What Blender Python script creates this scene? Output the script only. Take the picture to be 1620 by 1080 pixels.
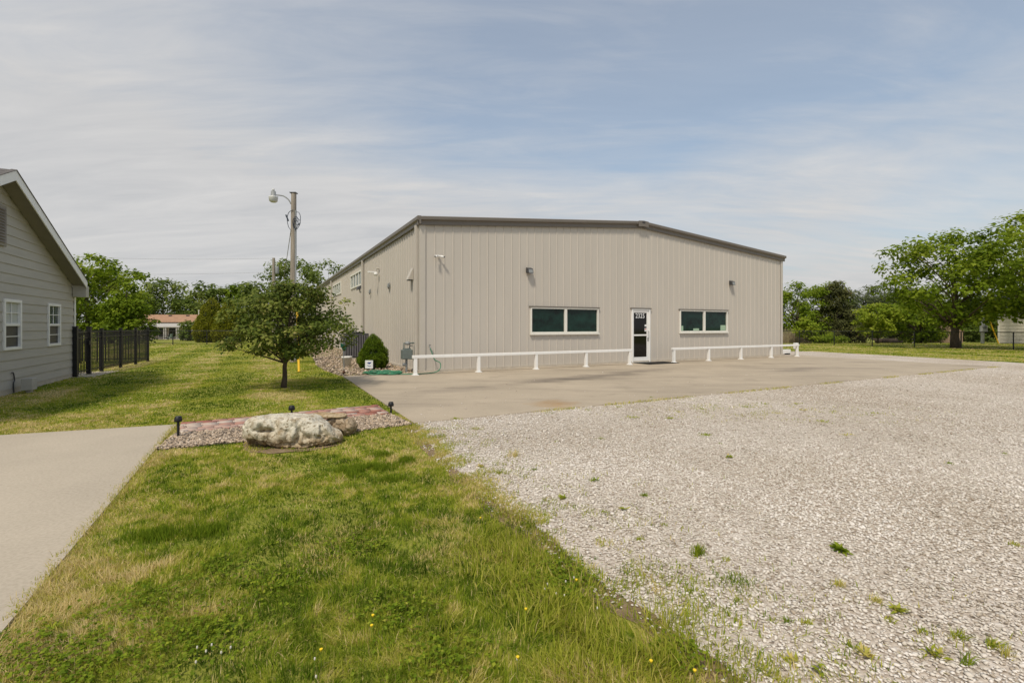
import bpy, bmesh, math, random
import numpy as np
from mathutils import Vector, Matrix, noise as mnoise

R = math.radians
scene = bpy.context.scene
for o in list(bpy.data.objects):
    bpy.data.objects.remove(o, do_unlink=True)
C = scene.collection

# ------------------------------------------------------------------ camera
HC, FPX, CX, HY = 1.47, 756.0, 810.0, 515.0      # eye height, focal length in photo px, centre, horizon row
cam_d = bpy.data.cameras.new('camera'); cam = bpy.data.objects.new('camera', cam_d); C.objects.link(cam)
cam.location = (0, 0, HC); cam.rotation_euler = (R(90), 0, 0)
cam_d.sensor_width = 36; cam_d.lens = FPX / 1620 * 36
cam_d.shift_y = -(540 - HY) / 1620
cam_d.clip_start = 0.05; cam_d.clip_end = 6000
scene.camera = cam
scene.render.resolution_x, scene.render.resolution_y = 1024, 682

# ------------------------------------------------------------------ light
SUN_AZ = Vector((-0.36, -0.933)).normalized()      # where the sun stands, on the ground plane (behind the camera, a little left)
SUN_EL = 56.0
sun_d = bpy.data.lights.new('sun', 'SUN'); sun = bpy.data.objects.new('sun', sun_d); C.objects.link(sun)
sun_d.energy = 2.35; sun_d.angle = R(6); sun_d.color = (1.0, 0.91, 0.76)
sd = Vector((SUN_AZ.x * math.cos(R(SUN_EL)), SUN_AZ.y * math.cos(R(SUN_EL)), math.sin(R(SUN_EL))))
sun.rotation_euler = sd.to_track_quat('Z', 'Y').to_euler(); sun.location = (0, 0, 60)

world = bpy.data.worlds.new('World'); scene.world = world; world.use_nodes = True
nt = world.node_tree; nt.nodes.clear()
def N(tree, t, **kw):
    n = tree.nodes.new(t)
    for k, v in kw.items(): setattr(n, k, v)
    return n
wo = N(nt, 'ShaderNodeOutputWorld')
sky = N(nt, 'ShaderNodeTexSky', sky_type='NISHITA'); sky.sun_disc = False
sky.sun_elevation = R(SUN_EL); sky.sun_rotation = math.atan2(SUN_AZ.x, SUN_AZ.y)
sky.air_density = 1.0; sky.dust_density = 2.2; sky.ozone_density = 1.2; sky.altitude = 200
bg_s = N(nt, 'ShaderNodeBackground'); bg_s.inputs['Strength'].default_value = 0.13
sk_t = N(nt, 'ShaderNodeMix'); sk_t.data_type = 'RGBA'; sk_t.blend_type = 'MULTIPLY'; sk_t.inputs[0].default_value = 1.0
nt.links.new(sky.outputs[0], sk_t.inputs[6]); sk_t.inputs[7].default_value = (0.96, 1.035, 0.98, 1)      # summer haze takes the violet out of the blue
nt.links.new(sk_t.outputs[2], bg_s.inputs['Color'])
bg_c = N(nt, 'ShaderNodeBackground'); bg_c.inputs['Strength'].default_value = 0.52
tc = N(nt, 'ShaderNodeTexCoord'); sx = N(nt, 'ShaderNodeSeparateXYZ'); nt.links.new(tc.outputs['Generated'], sx.inputs[0])
def M(tree, op, a, b=None, c=None, clamp=False):
    n = tree.nodes.new('ShaderNodeMath'); n.operation = op; n.use_clamp = clamp
    for i, v in enumerate((a, b, c)):
        if v is None: continue
        if isinstance(v, (int, float)): n.inputs[i].default_value = v
        else: tree.links.new(v, n.inputs[i])
    return n.outputs[0]
zz = M(nt, 'ADD', M(nt, 'MAXIMUM', sx.outputs[2], 0.0), 0.16)
ux = M(nt, 'DIVIDE', sx.outputs[0], zz); uy = M(nt, 'DIVIDE', sx.outputs[1], zz)
cv = N(nt, 'ShaderNodeCombineXYZ'); nt.links.new(ux, cv.inputs[0]); nt.links.new(uy, cv.inputs[1])
def noise_w(scale, stretch, rot, detail=7, rough=0.58, dist=0.4, off=(0, 0, 0)):
    mp = N(nt, 'ShaderNodeMapping'); mp.inputs['Scale'].default_value = (scale * stretch[0], scale * stretch[1], 1)
    mp.inputs['Rotation'].default_value = (0, 0, R(rot)); mp.inputs['Location'].default_value = off
    nt.links.new(cv.outputs[0], mp.inputs[0])
    n = N(nt, 'ShaderNodeTexNoise'); n.inputs['Scale'].default_value = 1; n.inputs['Detail'].default_value = detail
    n.inputs['Roughness'].default_value = rough; n.inputs['Distortion'].default_value = dist
    nt.links.new(mp.outputs[0], n.inputs['Vector']); return n.outputs['Fac']
veil = noise_w(0.55, (1, 0.8), 20, 4, 0.5, 0.6, (3.3, 1.1, 0))
wisp = noise_w(1.25, (0.45, 1.9), 118, 9, 0.60, 1.1, (0.3, 5.0, 0))
fine = noise_w(3.4, (0.5, 1.8), 128, 7, 0.6, 0.9, (7.3, 2.0, 0))
low = M(nt, 'SUBTRACT', 1.0, M(nt, 'MULTIPLY', sx.outputs[2], 2.6), clamp=True)        # thin stratus gathers low down
leftw = M(nt, 'MULTIPLY', M(nt, 'SUBTRACT', ux, 0.2), -0.26)
cov = M(nt, 'ADD', M(nt, 'ADD', M(nt, 'MULTIPLY', veil, 0.8), M(nt, 'MULTIPLY', wisp, 0.75)), M(nt, 'MULTIPLY', fine, 0.3))
cov = M(nt, 'ADD', M(nt, 'ADD', cov, M(nt, 'MULTIPLY', low, 0.85)), M(nt, 'MINIMUM', M(nt, 'MAXIMUM', leftw, -0.12), 0.28))
mr = N(nt, 'ShaderNodeMapRange'); mr.inputs['From Min'].default_value = 0.82; mr.inputs['From Max'].default_value = 1.42
mr.inputs['To Min'].default_value = 0.36; mr.inputs['To Max'].default_value = 0.97
nt.links.new(cov, mr.inputs['Value'])
ccr = N(nt, 'ShaderNodeValToRGB'); ccr.color_ramp.elements[0].position = 0.35; ccr.color_ramp.elements[1].position = 0.68
ccr.color_ramp.elements[0].color = (0.84, 0.845, 0.86, 1); ccr.color_ramp.elements[1].color = (1.06, 1.04, 1.02, 1)
nt.links.new(M(nt, 'ADD', M(nt, 'MULTIPLY', wisp, 0.6), M(nt, 'MULTIPLY', fine, 0.4)), ccr.inputs[0])
nt.links.new(ccr.outputs[0], bg_c.inputs['Color'])
mx = N(nt, 'ShaderNodeMixShader'); nt.links.new(mr.outputs[0], mx.inputs[0])
nt.links.new(bg_s.outputs[0], mx.inputs[1]); nt.links.new(bg_c.outputs[0], mx.inputs[2]); nt.links.new(mx.outputs[0], wo.inputs[0])

vs = scene.view_settings
vs.view_transform = 'Standard'; vs.look = 'None'; vs.exposure = 0.34; vs.gamma = 1.0
scene.cycles.max_bounces = 6; scene.cycles.diffuse_bounces = 3; scene.cycles.transparent_max_bounces = 6

# ------------------------------------------------------------------ calibration: photo measurements -> metres
def terrain(y):
    return -0.03 * min(max(y - 38.0, 0.0), 40.0)
def P(px, py):                                    # a point of the level ground
    Y = HC * FPX / (py - HY); return ((px - CX) / FPX * Y, Y)
def X_at(px, Y): return (px - CX) / FPX * Y
def Z_at(py, Y): return HC + (HY - py) / FPX * Y
BX, BY = -2.82, 14.80                              # front left corner of the steel building
ex = Vector((0.886, 0.4637)); ex.normalize(); ey = Vector((-ex.y, ex.x))
BROT = math.atan2(ex.y, ex.x)
def W(r, d, z=0.0):                                # building axes: r right along the front, d into the building
    return Vector((BX + ex.x * r + ey.x * d, BY + ex.y * r + ey.y * d, z))
def FR(px, py, off=0.0):                           # pixel on the front wall -> r, z
    k = (px - CX) / FPX; o = W(0, -off)
    r = (k * o.y - o.x) / (ex.x - k * ex.y); Y = o.y + ex.y * r
    return r, Z_at(py, Y)
def SD(px, py, off=0.0):                           # pixel on the left side wall -> depth, z
    k = (px - CX) / FPX; o = W(-off, 0)
    d = (k * o.y - o.x) / (ey.x - k * ey.y); Y = o.y + ey.y * d
    return d, Z_at(py, Y)

# ------------------------------------------------------------------ helpers
class MB:
    def __init__(s): s.v = []; s.f = []
    def add(s, vs_, fs_):
        b = len(s.v); s.v += [tuple(v) for v in vs_]; s.f += [tuple(b + i for i in f) for f in fs_]; return s
    def box(s, x0, x1, y0, y1, z0, z1):
        v = [(x0, y0, z0), (x1, y0, z0), (x1, y1, z0), (x0, y1, z0), (x0, y0, z1), (x1, y0, z1), (x1, y1, z1), (x0, y1, z1)]
        return s.add(v, [(3, 2, 1, 0), (4, 5, 6, 7), (0, 1, 5, 4), (1, 2, 6, 5), (2, 3, 7, 6), (3, 0, 4, 7)])
    def tube(s, path, rad, n=8, cap=True):
        path = [Vector(p) for p in path]
        if not isinstance(rad, (list, tuple)): rad = [rad] * len(path)
        vs_, fs_ = [], []; up = None
        for i, p in enumerate(path):
            t = (path[min(i + 1, len(path) - 1)] - path[max(i - 1, 0)])
            if t.length < 1e-9: t = Vector((0, 0, 1))
            t.normalize()
            if up is None:
                up = Vector((1, 0, 0)) if abs(t.x) < 0.8 else Vector((0, 1, 0))
            a = (up - t * up.dot(t))
            if a.length < 1e-6: a = t.orthogonal()
            a.normalize(); up = a; b = t.cross(a)
            for k in range(n):
                an = 2 * math.pi * k / n
                vs_.append(p + (a * math.cos(an) + b * math.sin(an)) * rad[i])
        for i in range(len(path) - 1):
            for k in range(n):
                k2 = (k + 1) % n
                fs_.append((i * n + k, i * n + k2, (i + 1) * n + k2, (i + 1) * n + k))
        if cap:
            fs_.append(tuple(range(n - 1, -1, -1))); m = (len(path) - 1) * n
            fs_.append(tuple(m + k for k in range(n)))
        return s.add(vs_, fs_)
    def lathe(s, prof, c=(0, 0, 0), n=16):
        vs_, fs_ = [], []
        for r_, z in prof:
            for k in range(n):
                a = 2 * math.pi * k / n; vs_.append((c[0] + r_ * math.cos(a), c[1] + r_ * math.sin(a), c[2] + z))
        m = len(prof)
        for i in range(m - 1):
            for k in range(n):
                k2 = (k + 1) % n; fs_.append((i * n + k, i * n + k2, (i + 1) * n + k2, (i + 1) * n + k))
        if prof[0][0] > 1e-4: fs_.append(tuple(range(n - 1, -1, -1)))
        if prof[-1][0] > 1e-4: fs_.append(tuple((m - 1) * n + k for k in range(n)))
        return s.add(vs_, fs_)
    def sweep(s, prof, a, b):                      # closed 2-D profile given as 3-D offsets, swept straight from a to b
        n = len(prof); a = Vector(a); b = Vector(b)
        vs_ = [a + Vector(p) for p in prof] + [b + Vector(p) for p in prof]
        fs_ = [(i, (i + 1) % n, n + (i + 1) % n, n + i) for i in range(n)]
        fs_ += [tuple(range(n - 1, -1, -1)), tuple(range(n, 2 * n))]
        return s.add(vs_, fs_)
    def build(s, name, mat, parent=None, smooth=False, bevel=0.0, loc=None, rot=None):
        me = bpy.data.meshes.new(name); me.from_pydata(s.v, [], s.f); me.update()
        bm = bmesh.new(); bm.from_mesh(me); bmesh.ops.recalc_face_normals(bm, faces=bm.faces); bm.to_mesh(me); bm.free()
        if mat: me.materials.append(mat)
        if smooth: me.polygons.foreach_set('use_smooth', [True] * len(me.polygons))
        o = bpy.data.objects.new(name, me); C.objects.link(o)
        if parent: o.parent = parent
        if loc is not None: o.location = loc
        if rot is not None: o.rotation_euler = rot
        if bevel:
            md = o.modifiers.new('bevel', 'BEVEL'); md.width = bevel; md.segments = 2; md.limit_method = 'ANGLE'
        return o

def fast_mesh(name, V, F, mat, parent=None, attr=None, smooth=False, link=True):
    V = np.asarray(V, np.float32); me = bpy.data.meshes.new(name)
    if isinstance(F, np.ndarray): F = [F]
    me.vertices.add(len(V)); me.vertices.foreach_set('co', V.ravel())
    loops = np.concatenate([f.ravel() for f in F]).astype(np.int32)
    tot = np.concatenate([np.full(len(f), f.shape[1]) for f in F]).astype(np.int32)
    st = np.concatenate([[0], np.cumsum(tot)[:-1]]).astype(np.int32)
    me.loops.add(len(loops)); me.loops.foreach_set('vertex_index', loops)
    me.polygons.add(len(tot)); me.polygons.foreach_set('loop_start', st); me.polygons.foreach_set('loop_total', tot)
    if attr is not None:
        a = me.attributes.new('tint', 'FLOAT', 'POINT'); a.data.foreach_set('value', np.asarray(attr, np.float32))
    if smooth: me.polygons.foreach_set('use_smooth', np.ones(len(tot), bool))
    me.update(calc_edges=True); me.validate()
    if mat: me.materials.append(mat)
    if not link: return me
    o = bpy.data.objects.new(name, me); C.objects.link(o)
    if parent: o.parent = parent
    return o

def tag(o, label=None, cat=None, group=None, kind=None):
    if label: o['label'] = label
    if cat: o['category'] = cat
    if group: o['group'] = group
    if kind: o['kind'] = kind
    return o
def thing(name, label, cat, loc=(0, 0, 0), rz=0.0, group=None):
    o = bpy.data.objects.new(name, None); C.objects.link(o); o.empty_display_size = 0.2
    o.location = loc; o.rotation_euler = (0, 0, rz); return tag(o, label, cat, group)
def copy_tree(o, parent=None):
    c = o.copy(); C.objects.link(c); c.parent = parent
    for ch in list(o.children): copy_tree(ch, c)
    return c

# ------------------------------------------------------------------ materials
def lin(r, g, b):
    f = lambda c: (c / 255 / 12.92) if c / 255 <= 0.04045 else ((c / 255 + 0.055) / 1.055) ** 2.4
    return (f(r), f(g), f(b), 1)
def mat(name, col, rough=0.6, metal=0.0, var=0.10, scale=5.0, bump=0.0, bscale=60.0, spec=0.4, col2=None, coord='Object', stretch=(1, 1, 1)):
    m = bpy.data.materials.new(name); m.use_nodes = True; t = m.node_tree; b = t.nodes['Principled BSDF']
    b.inputs['Roughness'].default_value = rough; b.inputs['Metallic'].default_value = metal
    b.inputs['Specular IOR Level'].default_value = spec
    tcn = N(t, 'ShaderNodeTexCoord'); mp = N(t, 'ShaderNodeMapping'); mp.inputs['Scale'].default_value = stretch
    t.links.new(tcn.outputs[coord], mp.inputs[0])
    n = N(t, 'ShaderNodeTexNoise'); n.inputs['Scale'].default_value = scale; n.inputs['Detail'].default_value = 6; n.inputs['Roughness'].default_value = 0.6
    t.links.new(mp.outputs[0], n.inputs['Vector'])
    c = Vector(col[:3]); c2 = Vector(col2[:3]) if col2 else c * (1 - var)
    c1 = c if col2 else c * (1 + var)
    rp = N(t, 'ShaderNodeValToRGB'); rp.color_ramp.elements[0].position = 0.32; rp.color_ramp.elements[1].position = 0.68
    rp.color_ramp.elements[0].color = (*c2, 1); rp.color_ramp.elements[1].color = (*c1, 1)
    t.links.new(n.outputs['Fac'], rp.inputs[0]); t.links.new(rp.outputs[0], b.inputs['Base Color'])
    if bump:
        n2 = N(t, 'ShaderNodeTexNoise'); n2.inputs['Scale'].default_value = bscale; n2.inputs['Detail'].default_value = 5
        t.links.new(mp.outputs[0], n2.inputs['Vector'])
        bp = N(t, 'ShaderNodeBump'); bp.inputs['Strength'].default_value = bump; bp.inputs['Distance'].default_value = 0.02
        t.links.new(n2.outputs['Fac'], bp.inputs['Height']); t.links.new(bp.outputs[0], b.inputs['Normal'])
    return m
def leaf_mat(name, stops, trans=0.35, rough=0.55, spec=0.12):
    m = bpy.data.materials.new(name); m.use_nodes = True; t = m.node_tree; b = t.nodes['Principled BSDF']; out = t.nodes['Material Output']
    a = N(t, 'ShaderNodeAttribute'); a.attribute_name = 'tint'
    rp = N(t, 'ShaderNodeValToRGB')
    while len(rp.color_ramp.elements) < len(stops): rp.color_ramp.elements.new(0.5)
    for e, (p, c) in zip(rp.color_ramp.elements, stops): e.position = p; e.color = (*c[:3], 1)
    t.links.new(a.outputs['Fac'], rp.inputs[0]); t.links.new(rp.outputs[0], b.inputs['Base Color'])
    b.inputs['Roughness'].default_value = rough; b.inputs['Specular IOR Level'].default_value = spec
    if trans:
        tr = N(t, 'ShaderNodeBsdfTranslucent'); t.links.new(rp.outputs[0], tr.inputs[0])
        ms = N(t, 'ShaderNodeMixShader'); ms.inputs[0].default_value = trans
        t.links.new(b.outputs[0], ms.inputs[1]); t.links.new(tr.outputs[0], ms.inputs[2]); t.links.new(ms.outputs[0], out.inputs[0])
    return m

def ground_mat(name, stops, s1, s2, bump=0.5, s3=None, rough=0.9):
    m = bpy.data.materials.new(name); m.use_nodes = True; t = m.node_tree; b = t.nodes['Principled BSDF']
    b.inputs['Roughness'].default_value = rough; b.inputs['Specular IOR Level'].default_value = 0.15
    tcn = N(t, 'ShaderNodeTexCoord')
    def nz(s, d=6):
        n = N(t, 'ShaderNodeTexNoise'); n.inputs['Scale'].default_value = s; n.inputs['Detail'].default_value = d; n.inputs['Roughness'].default_value = 0.65
        t.links.new(tcn.outputs['Object'], n.inputs['Vector']); return n.outputs['Fac']
    f = M(t, 'ADD', M(t, 'MULTIPLY', nz(s1), 0.5), M(t, 'MULTIPLY', nz(s2, 8), 0.5))
    rp = N(t, 'ShaderNodeValToRGB')
    while len(rp.color_ramp.elements) < len(stops): rp.color_ramp.elements.new(0.5)
    for e, (p, c) in zip(rp.color_ramp.elements, stops): e.position = p; e.color = (*c[:3], 1)
    t.links.new(f, rp.inputs[0]); t.links.new(rp.outputs[0], b.inputs['Base Color'])
    bp = N(t, 'ShaderNodeBump'); bp.inputs['Strength'].default_value = bump; bp.inputs['Distance'].default_value = 0.03
    t.links.new(nz(s2, 8), bp.inputs['Height']); t.links.new(bp.outputs[0], b.inputs['Normal'])
    return m

WALLC = (0.497, 0.455, 0.402)
m_wall = mat('beige_steel_panel', WALLC, 0.5, var=0.03, scale=1.2, spec=0.35, stretch=(1, 1, 0.25))
m_trim = mat('taupe_steel_trim', (0.155, 0.135, 0.115), 0.42, var=0.05, scale=3)
m_soft = mat('beige_trim', (0.485, 0.445, 0.39), 0.45, var=0.03)
m_white = mat('white_vinyl', (0.80, 0.79, 0.77), 0.4, var=0.03, scale=8)
m_frame = mat('white_window_frame', (0.72, 0.70, 0.64), 0.4, var=0.04)
m_glass_g = mat('green_tinted_glass', (0.006, 0.024, 0.018), 0.05, var=0.7, scale=2.2, spec=0.28)
m_glass_d = mat('dark_glass', (0.006, 0.006, 0.006), 0.05, var=0.4, scale=2.0, spec=0.3)
m_black = mat('black_powder_coat', (0.012, 0.012, 0.013), 0.45, var=0.2)
m_dkgrey = mat('dark_grey_metal', (0.05, 0.05, 0.052), 0.5, var=0.2)
m_grey = mat('grey_metal', (0.24, 0.25, 0.25), 0.5, var=0.12, scale=10)
m_greygreen = mat('grey_green_meter_paint', (0.13, 0.155, 0.145), 0.55, var=0.15, scale=12)
m_lens = mat('frosted_lens', (0.60, 0.60, 0.58), 0.25, var=0.03)
m_roofd = mat('grey_shingle', (0.11, 0.10, 0.095), 0.9, var=0.35, scale=14, bump=0.4)
m_rubber = mat('black_rubber_mat', (0.018, 0.017, 0.016), 0.85, var=0.25, scale=30, bump=0.4, bscale=200)
m_found = mat('foundation_concrete', (0.47, 0.42, 0.35), 0.85, var=0.1, scale=6)
m_bark = mat('grey_brown_bark', (0.085, 0.062, 0.045), 0.9, var=0.35, scale=14, bump=0.8, bscale=40, stretch=(1, 1, 0.3))
m_barkg = mat('grey_bark', (0.13, 0.115, 0.10), 0.9, var=0.35, scale=8, bump=0.8, bscale=30, stretch=(1, 1, 0.3))
m_polewood = mat('weathered_pole_wood', (0.29, 0.25, 0.205), 0.9, var=0.3, scale=9, bump=0.5, bscale=30, stretch=(1, 1, 0.08))
m_yellow = mat('yellow_plastic', (0.75, 0.45, 0.02), 0.45, var=0.06)
m_hose = mat('green_hose', (0.045, 0.22, 0.12), 0.45, var=0.15, scale=20)
m_bucket = mat('white_plastic_pot', (0.66, 0.65, 0.62), 0.5, var=0.06)
m_soil = mat('dark_soil', (0.04, 0.03, 0.022), 0.95, var=0.4, scale=30, bump=0.6)
m_rust = mat('rusty_iron', (0.10, 0.045, 0.025), 0.85, var=0.4, scale=25)
m_blue = mat('blue_print', (0.02, 0.05, 0.22), 0.5, var=0.1)
m_signw = mat('white_sign_face', (0.72, 0.73, 0.74), 0.45, var=0.02)
m_red = mat('red_print', (0.55, 0.08, 0.05), 0.5, var=0.05)
m_note = mat('pale_green_notice', (0.30, 0.42, 0.30), 0.5, var=0.15, scale=25)

# ------------------------------------------------------------------ ground and paved surfaces
def poly_area_mesh(name, pts, z, mat_, thick=0.0):
    me = bpy.data.meshes.new(name); bm = bmesh.new()
    vs_ = [bm.verts.new((p[0], p[1], z)) for p in pts]; f = bm.faces.new(vs_)
    if f.normal.z < 0: f.normal_flip()
    bmesh.ops.triangulate(bm, faces=bm.faces[:])
    if thick:
        r_ = bmesh.ops.extrude_face_region(bm, geom=bm.faces[:])
        for v in r_['geom']:
            if isinstance(v, bmesh.types.BMVert): v.co.z -= thick
        bmesh.ops.recalc_face_normals(bm, faces=bm.faces)
    bm.to_mesh(me); bm.free(); me.materials.append(mat_)
    o = bpy.data.objects.new(name, me); C.objects.link(o); return tag(o, kind='structure')
def wobble(pts, step, amp, seed, closed=True):
    out = []; n = len(pts)
    for i in range(n if closed else n - 1):
        a = Vector(pts[i]); b = Vector(pts[(i + 1) % n]); L = (b - a).length; k = max(1, int(L / step))
        nrm = Vector((-(b - a).y, (b - a).x)).normalized()
        for j in range(k):
            p = a.lerp(b, j / k); q = mnoise.noise(Vector((p.x * 1.9, p.y * 1.9, seed))) + 0.6 * mnoise.noise(Vector((p.x * 6, p.y * 6, seed + 9)))
            p = p + nrm * q * amp; out.append((p.x, p.y))
    return out
def in_poly(pts, poly):
    x, y = pts[:, 0], pts[:, 1]; ins = np.zeros(len(pts), bool); n = len(poly); j = n - 1
    for i in range(n):
        xi, yi = poly[i][0], poly[i][1]; xj, yj = poly[j][0], poly[j][1]
        c = ((yi > y) != (yj > y)) & (x < (xj - xi) * (y - yi) / (yj - yi + 1e-12) + xi); ins ^= c; j = i
    return ins
def vnoise(xy, s, seed):                            # cheap smooth value noise, numpy
    rs = np.random.RandomState(seed); T = rs.rand(64, 64)
    p = xy * s + 1000; i = np.floor(p).astype(int); f = p - i; f = f * f * (3 - 2 * f)
    a = T[i[:, 0] % 64, i[:, 1] % 64]; b = T[(i[:, 0] + 1) % 64, i[:, 1] % 64]
    c = T[i[:, 0] % 64, (i[:, 1] + 1) % 64]; d = T[(i[:, 0] + 1) % 64, (i[:, 1] + 1) % 64]
    return (a * (1 - f[:, 0]) + b * f[:, 0]) * (1 - f[:, 1]) + (c * (1 - f[:, 0]) + d * f[:, 0]) * f[:, 1]

m_lawn = ground_mat('lawn_soil_and_thatch', [(0.25, (0.09, 0.11, 0.018)), (0.42, (0.18, 0.20, 0.028)), (0.58, (0.25, 0.25, 0.045)), (0.75, (0.34, 0.30, 0.12))], 0.45, 9.0, 0.6)
ys = [-30, -5, 0, 4, 8, 12, 16, 20, 25, 30, 34, 38, 42, 46, 50, 56, 62, 70, 78, 90, 120, 200, 400, 900, 2500]
xs = [-2500, -800, -300, -150, -90, -60, -45, -35, -28, -20, -14, -8, -3, 0, 4, 8, 14, 20, 28, 36, 48, 64, 90, 150, 300, 800, 2500]
g = MB(); g.v = [(x, y, terrain(y)) for y in ys for x in xs]; nx = len(xs)
g.f = [(j * nx + i, j * nx + i + 1, (j + 1) * nx + i + 1, (j + 1) * nx + i) for j in range(len(ys) - 1) for i in range(nx - 1)]
tag(g.build('ground', m_lawn), kind='structure')

# gravel lot: voronoi-stone sheet, real stones strewn over it further down
def gravel_mat():
    m = bpy.data.materials.new('pale_gravel_bed'); m.use_nodes = True; t = m.node_tree; b = t.nodes['Principled BSDF']
    b.inputs['Roughness'].default_value = 0.9; b.inputs['Specular IOR Level'].default_value = 0.15
    tcn = N(t, 'ShaderNodeTexCoord')
    def vor(s):
        v = N(t, 'ShaderNodeTexVoronoi'); v.inputs['Scale'].default_value = s; v.inputs['Randomness'].default_value = 1
        t.links.new(tcn.outputs['Object'], v.inputs['Vector']); return v
    v1 = vor(60); v2 = vor(30)
    sp = N(t, 'ShaderNodeSeparateColor'); t.links.new(v1.outputs['Color'], sp.inputs[0])
    rp = N(t, 'ShaderNodeValToRGB')
    st = [(0, (0.2626, 0.2164, 0.1738)), (0.15, (0.4048, 0.3432, 0.2844)), (0.45, (0.5143, 0.4489, 0.3845)), (0.8, (0.5909, 0.5281, 0.4634)), (1, (0.6675, 0.6126, 0.5583))]
    while len(rp.color_ramp.elements) < len(st): rp.color_ramp.elements.new(0.5)
    for e, (p, c) in zip(rp.color_ramp.elements, st): e.position = p; e.color = (*c, 1)
    t.links.new(sp.outputs[0], rp.inputs[0])
    n = N(t, 'ShaderNodeTexNoise'); n.inputs['Scale'].default_value = 0.35; n.inputs['Detail'].default_value = 5
    t.links.new(tcn.outputs['Object'], n.inputs['Vector'])
    mxr = N(t, 'ShaderNodeMix'); mxr.data_type = 'RGBA'; mxr.blend_type = 'MULTIPLY'; mxr.inputs[0].default_value = 1.0
    r2 = N(t, 'ShaderNodeValToRGB'); r2.color_ramp.elements[0].position = 0.35; r2.color_ramp.elements[1].position = 0.6
    r2.color_ramp.elements[0].color = (0.80, 0.76, 0.70, 1); r2.color_ramp.elements[1].color = (1, 1, 1, 1)
    t.links.new(n.outputs['Fac'], r2.inputs[0]); t.links.new(rp.outputs[0], mxr.inputs[6]); t.links.new(r2.outputs[0], mxr.inputs[7])
    t.links.new(mxr.outputs[2], b.inputs['Base Color'])
    h = M(t, 'ADD', M(t, 'MULTIPLY', v1.outputs['Distance'], -1.0), M(t, 'MULTIPLY', v2.outputs['Distance'], -0.5))
    bp = N(t, 'ShaderNodeBump'); bp.inputs['Strength'].default_value = 0.6; bp.inputs['Distance'].default_value = 0.012
    t.links.new(h, bp.inputs['Height']); t.links.new(bp.outputs[0], b.inputs['Normal']); return m
m_gravel = gravel_mat()
edge_px = [(655, 676), (690, 708), (722, 742), (760, 775), (806, 810), (868, 850), (930, 900), (1000, 952), (1080, 1008), (1185, 1075), (1330, 1160)]
edge = [P(*p) for p in edge_px]
edge_w = wobble(edge, 0.12, 0.07, 3.0, closed=False) + [edge[-1]]
apr = lambda r, d: (W(r, d).x, W(r, d).y)
gravel_poly = edge_w + [(3.4, 0.6), (34, -2.0), (31, 3), (25.5, 9.0)] + wobble([P(1660, 577.5), P(1620, 574.5), P(1500, 567.5), P(1400, 562), P(1268, 555.0)], 0.6, 0.12, 8, False) + [apr(20.4, 3.5), apr(20.4, 30.0), apr(18.2, 30.0), apr(18.2, 0.0), apr(-2.0, -3.0), apr(-2.2, -7.2)]
gravel = poly_area_mesh('gravel_lot', gravel_poly, 0.006, m_gravel)

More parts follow.
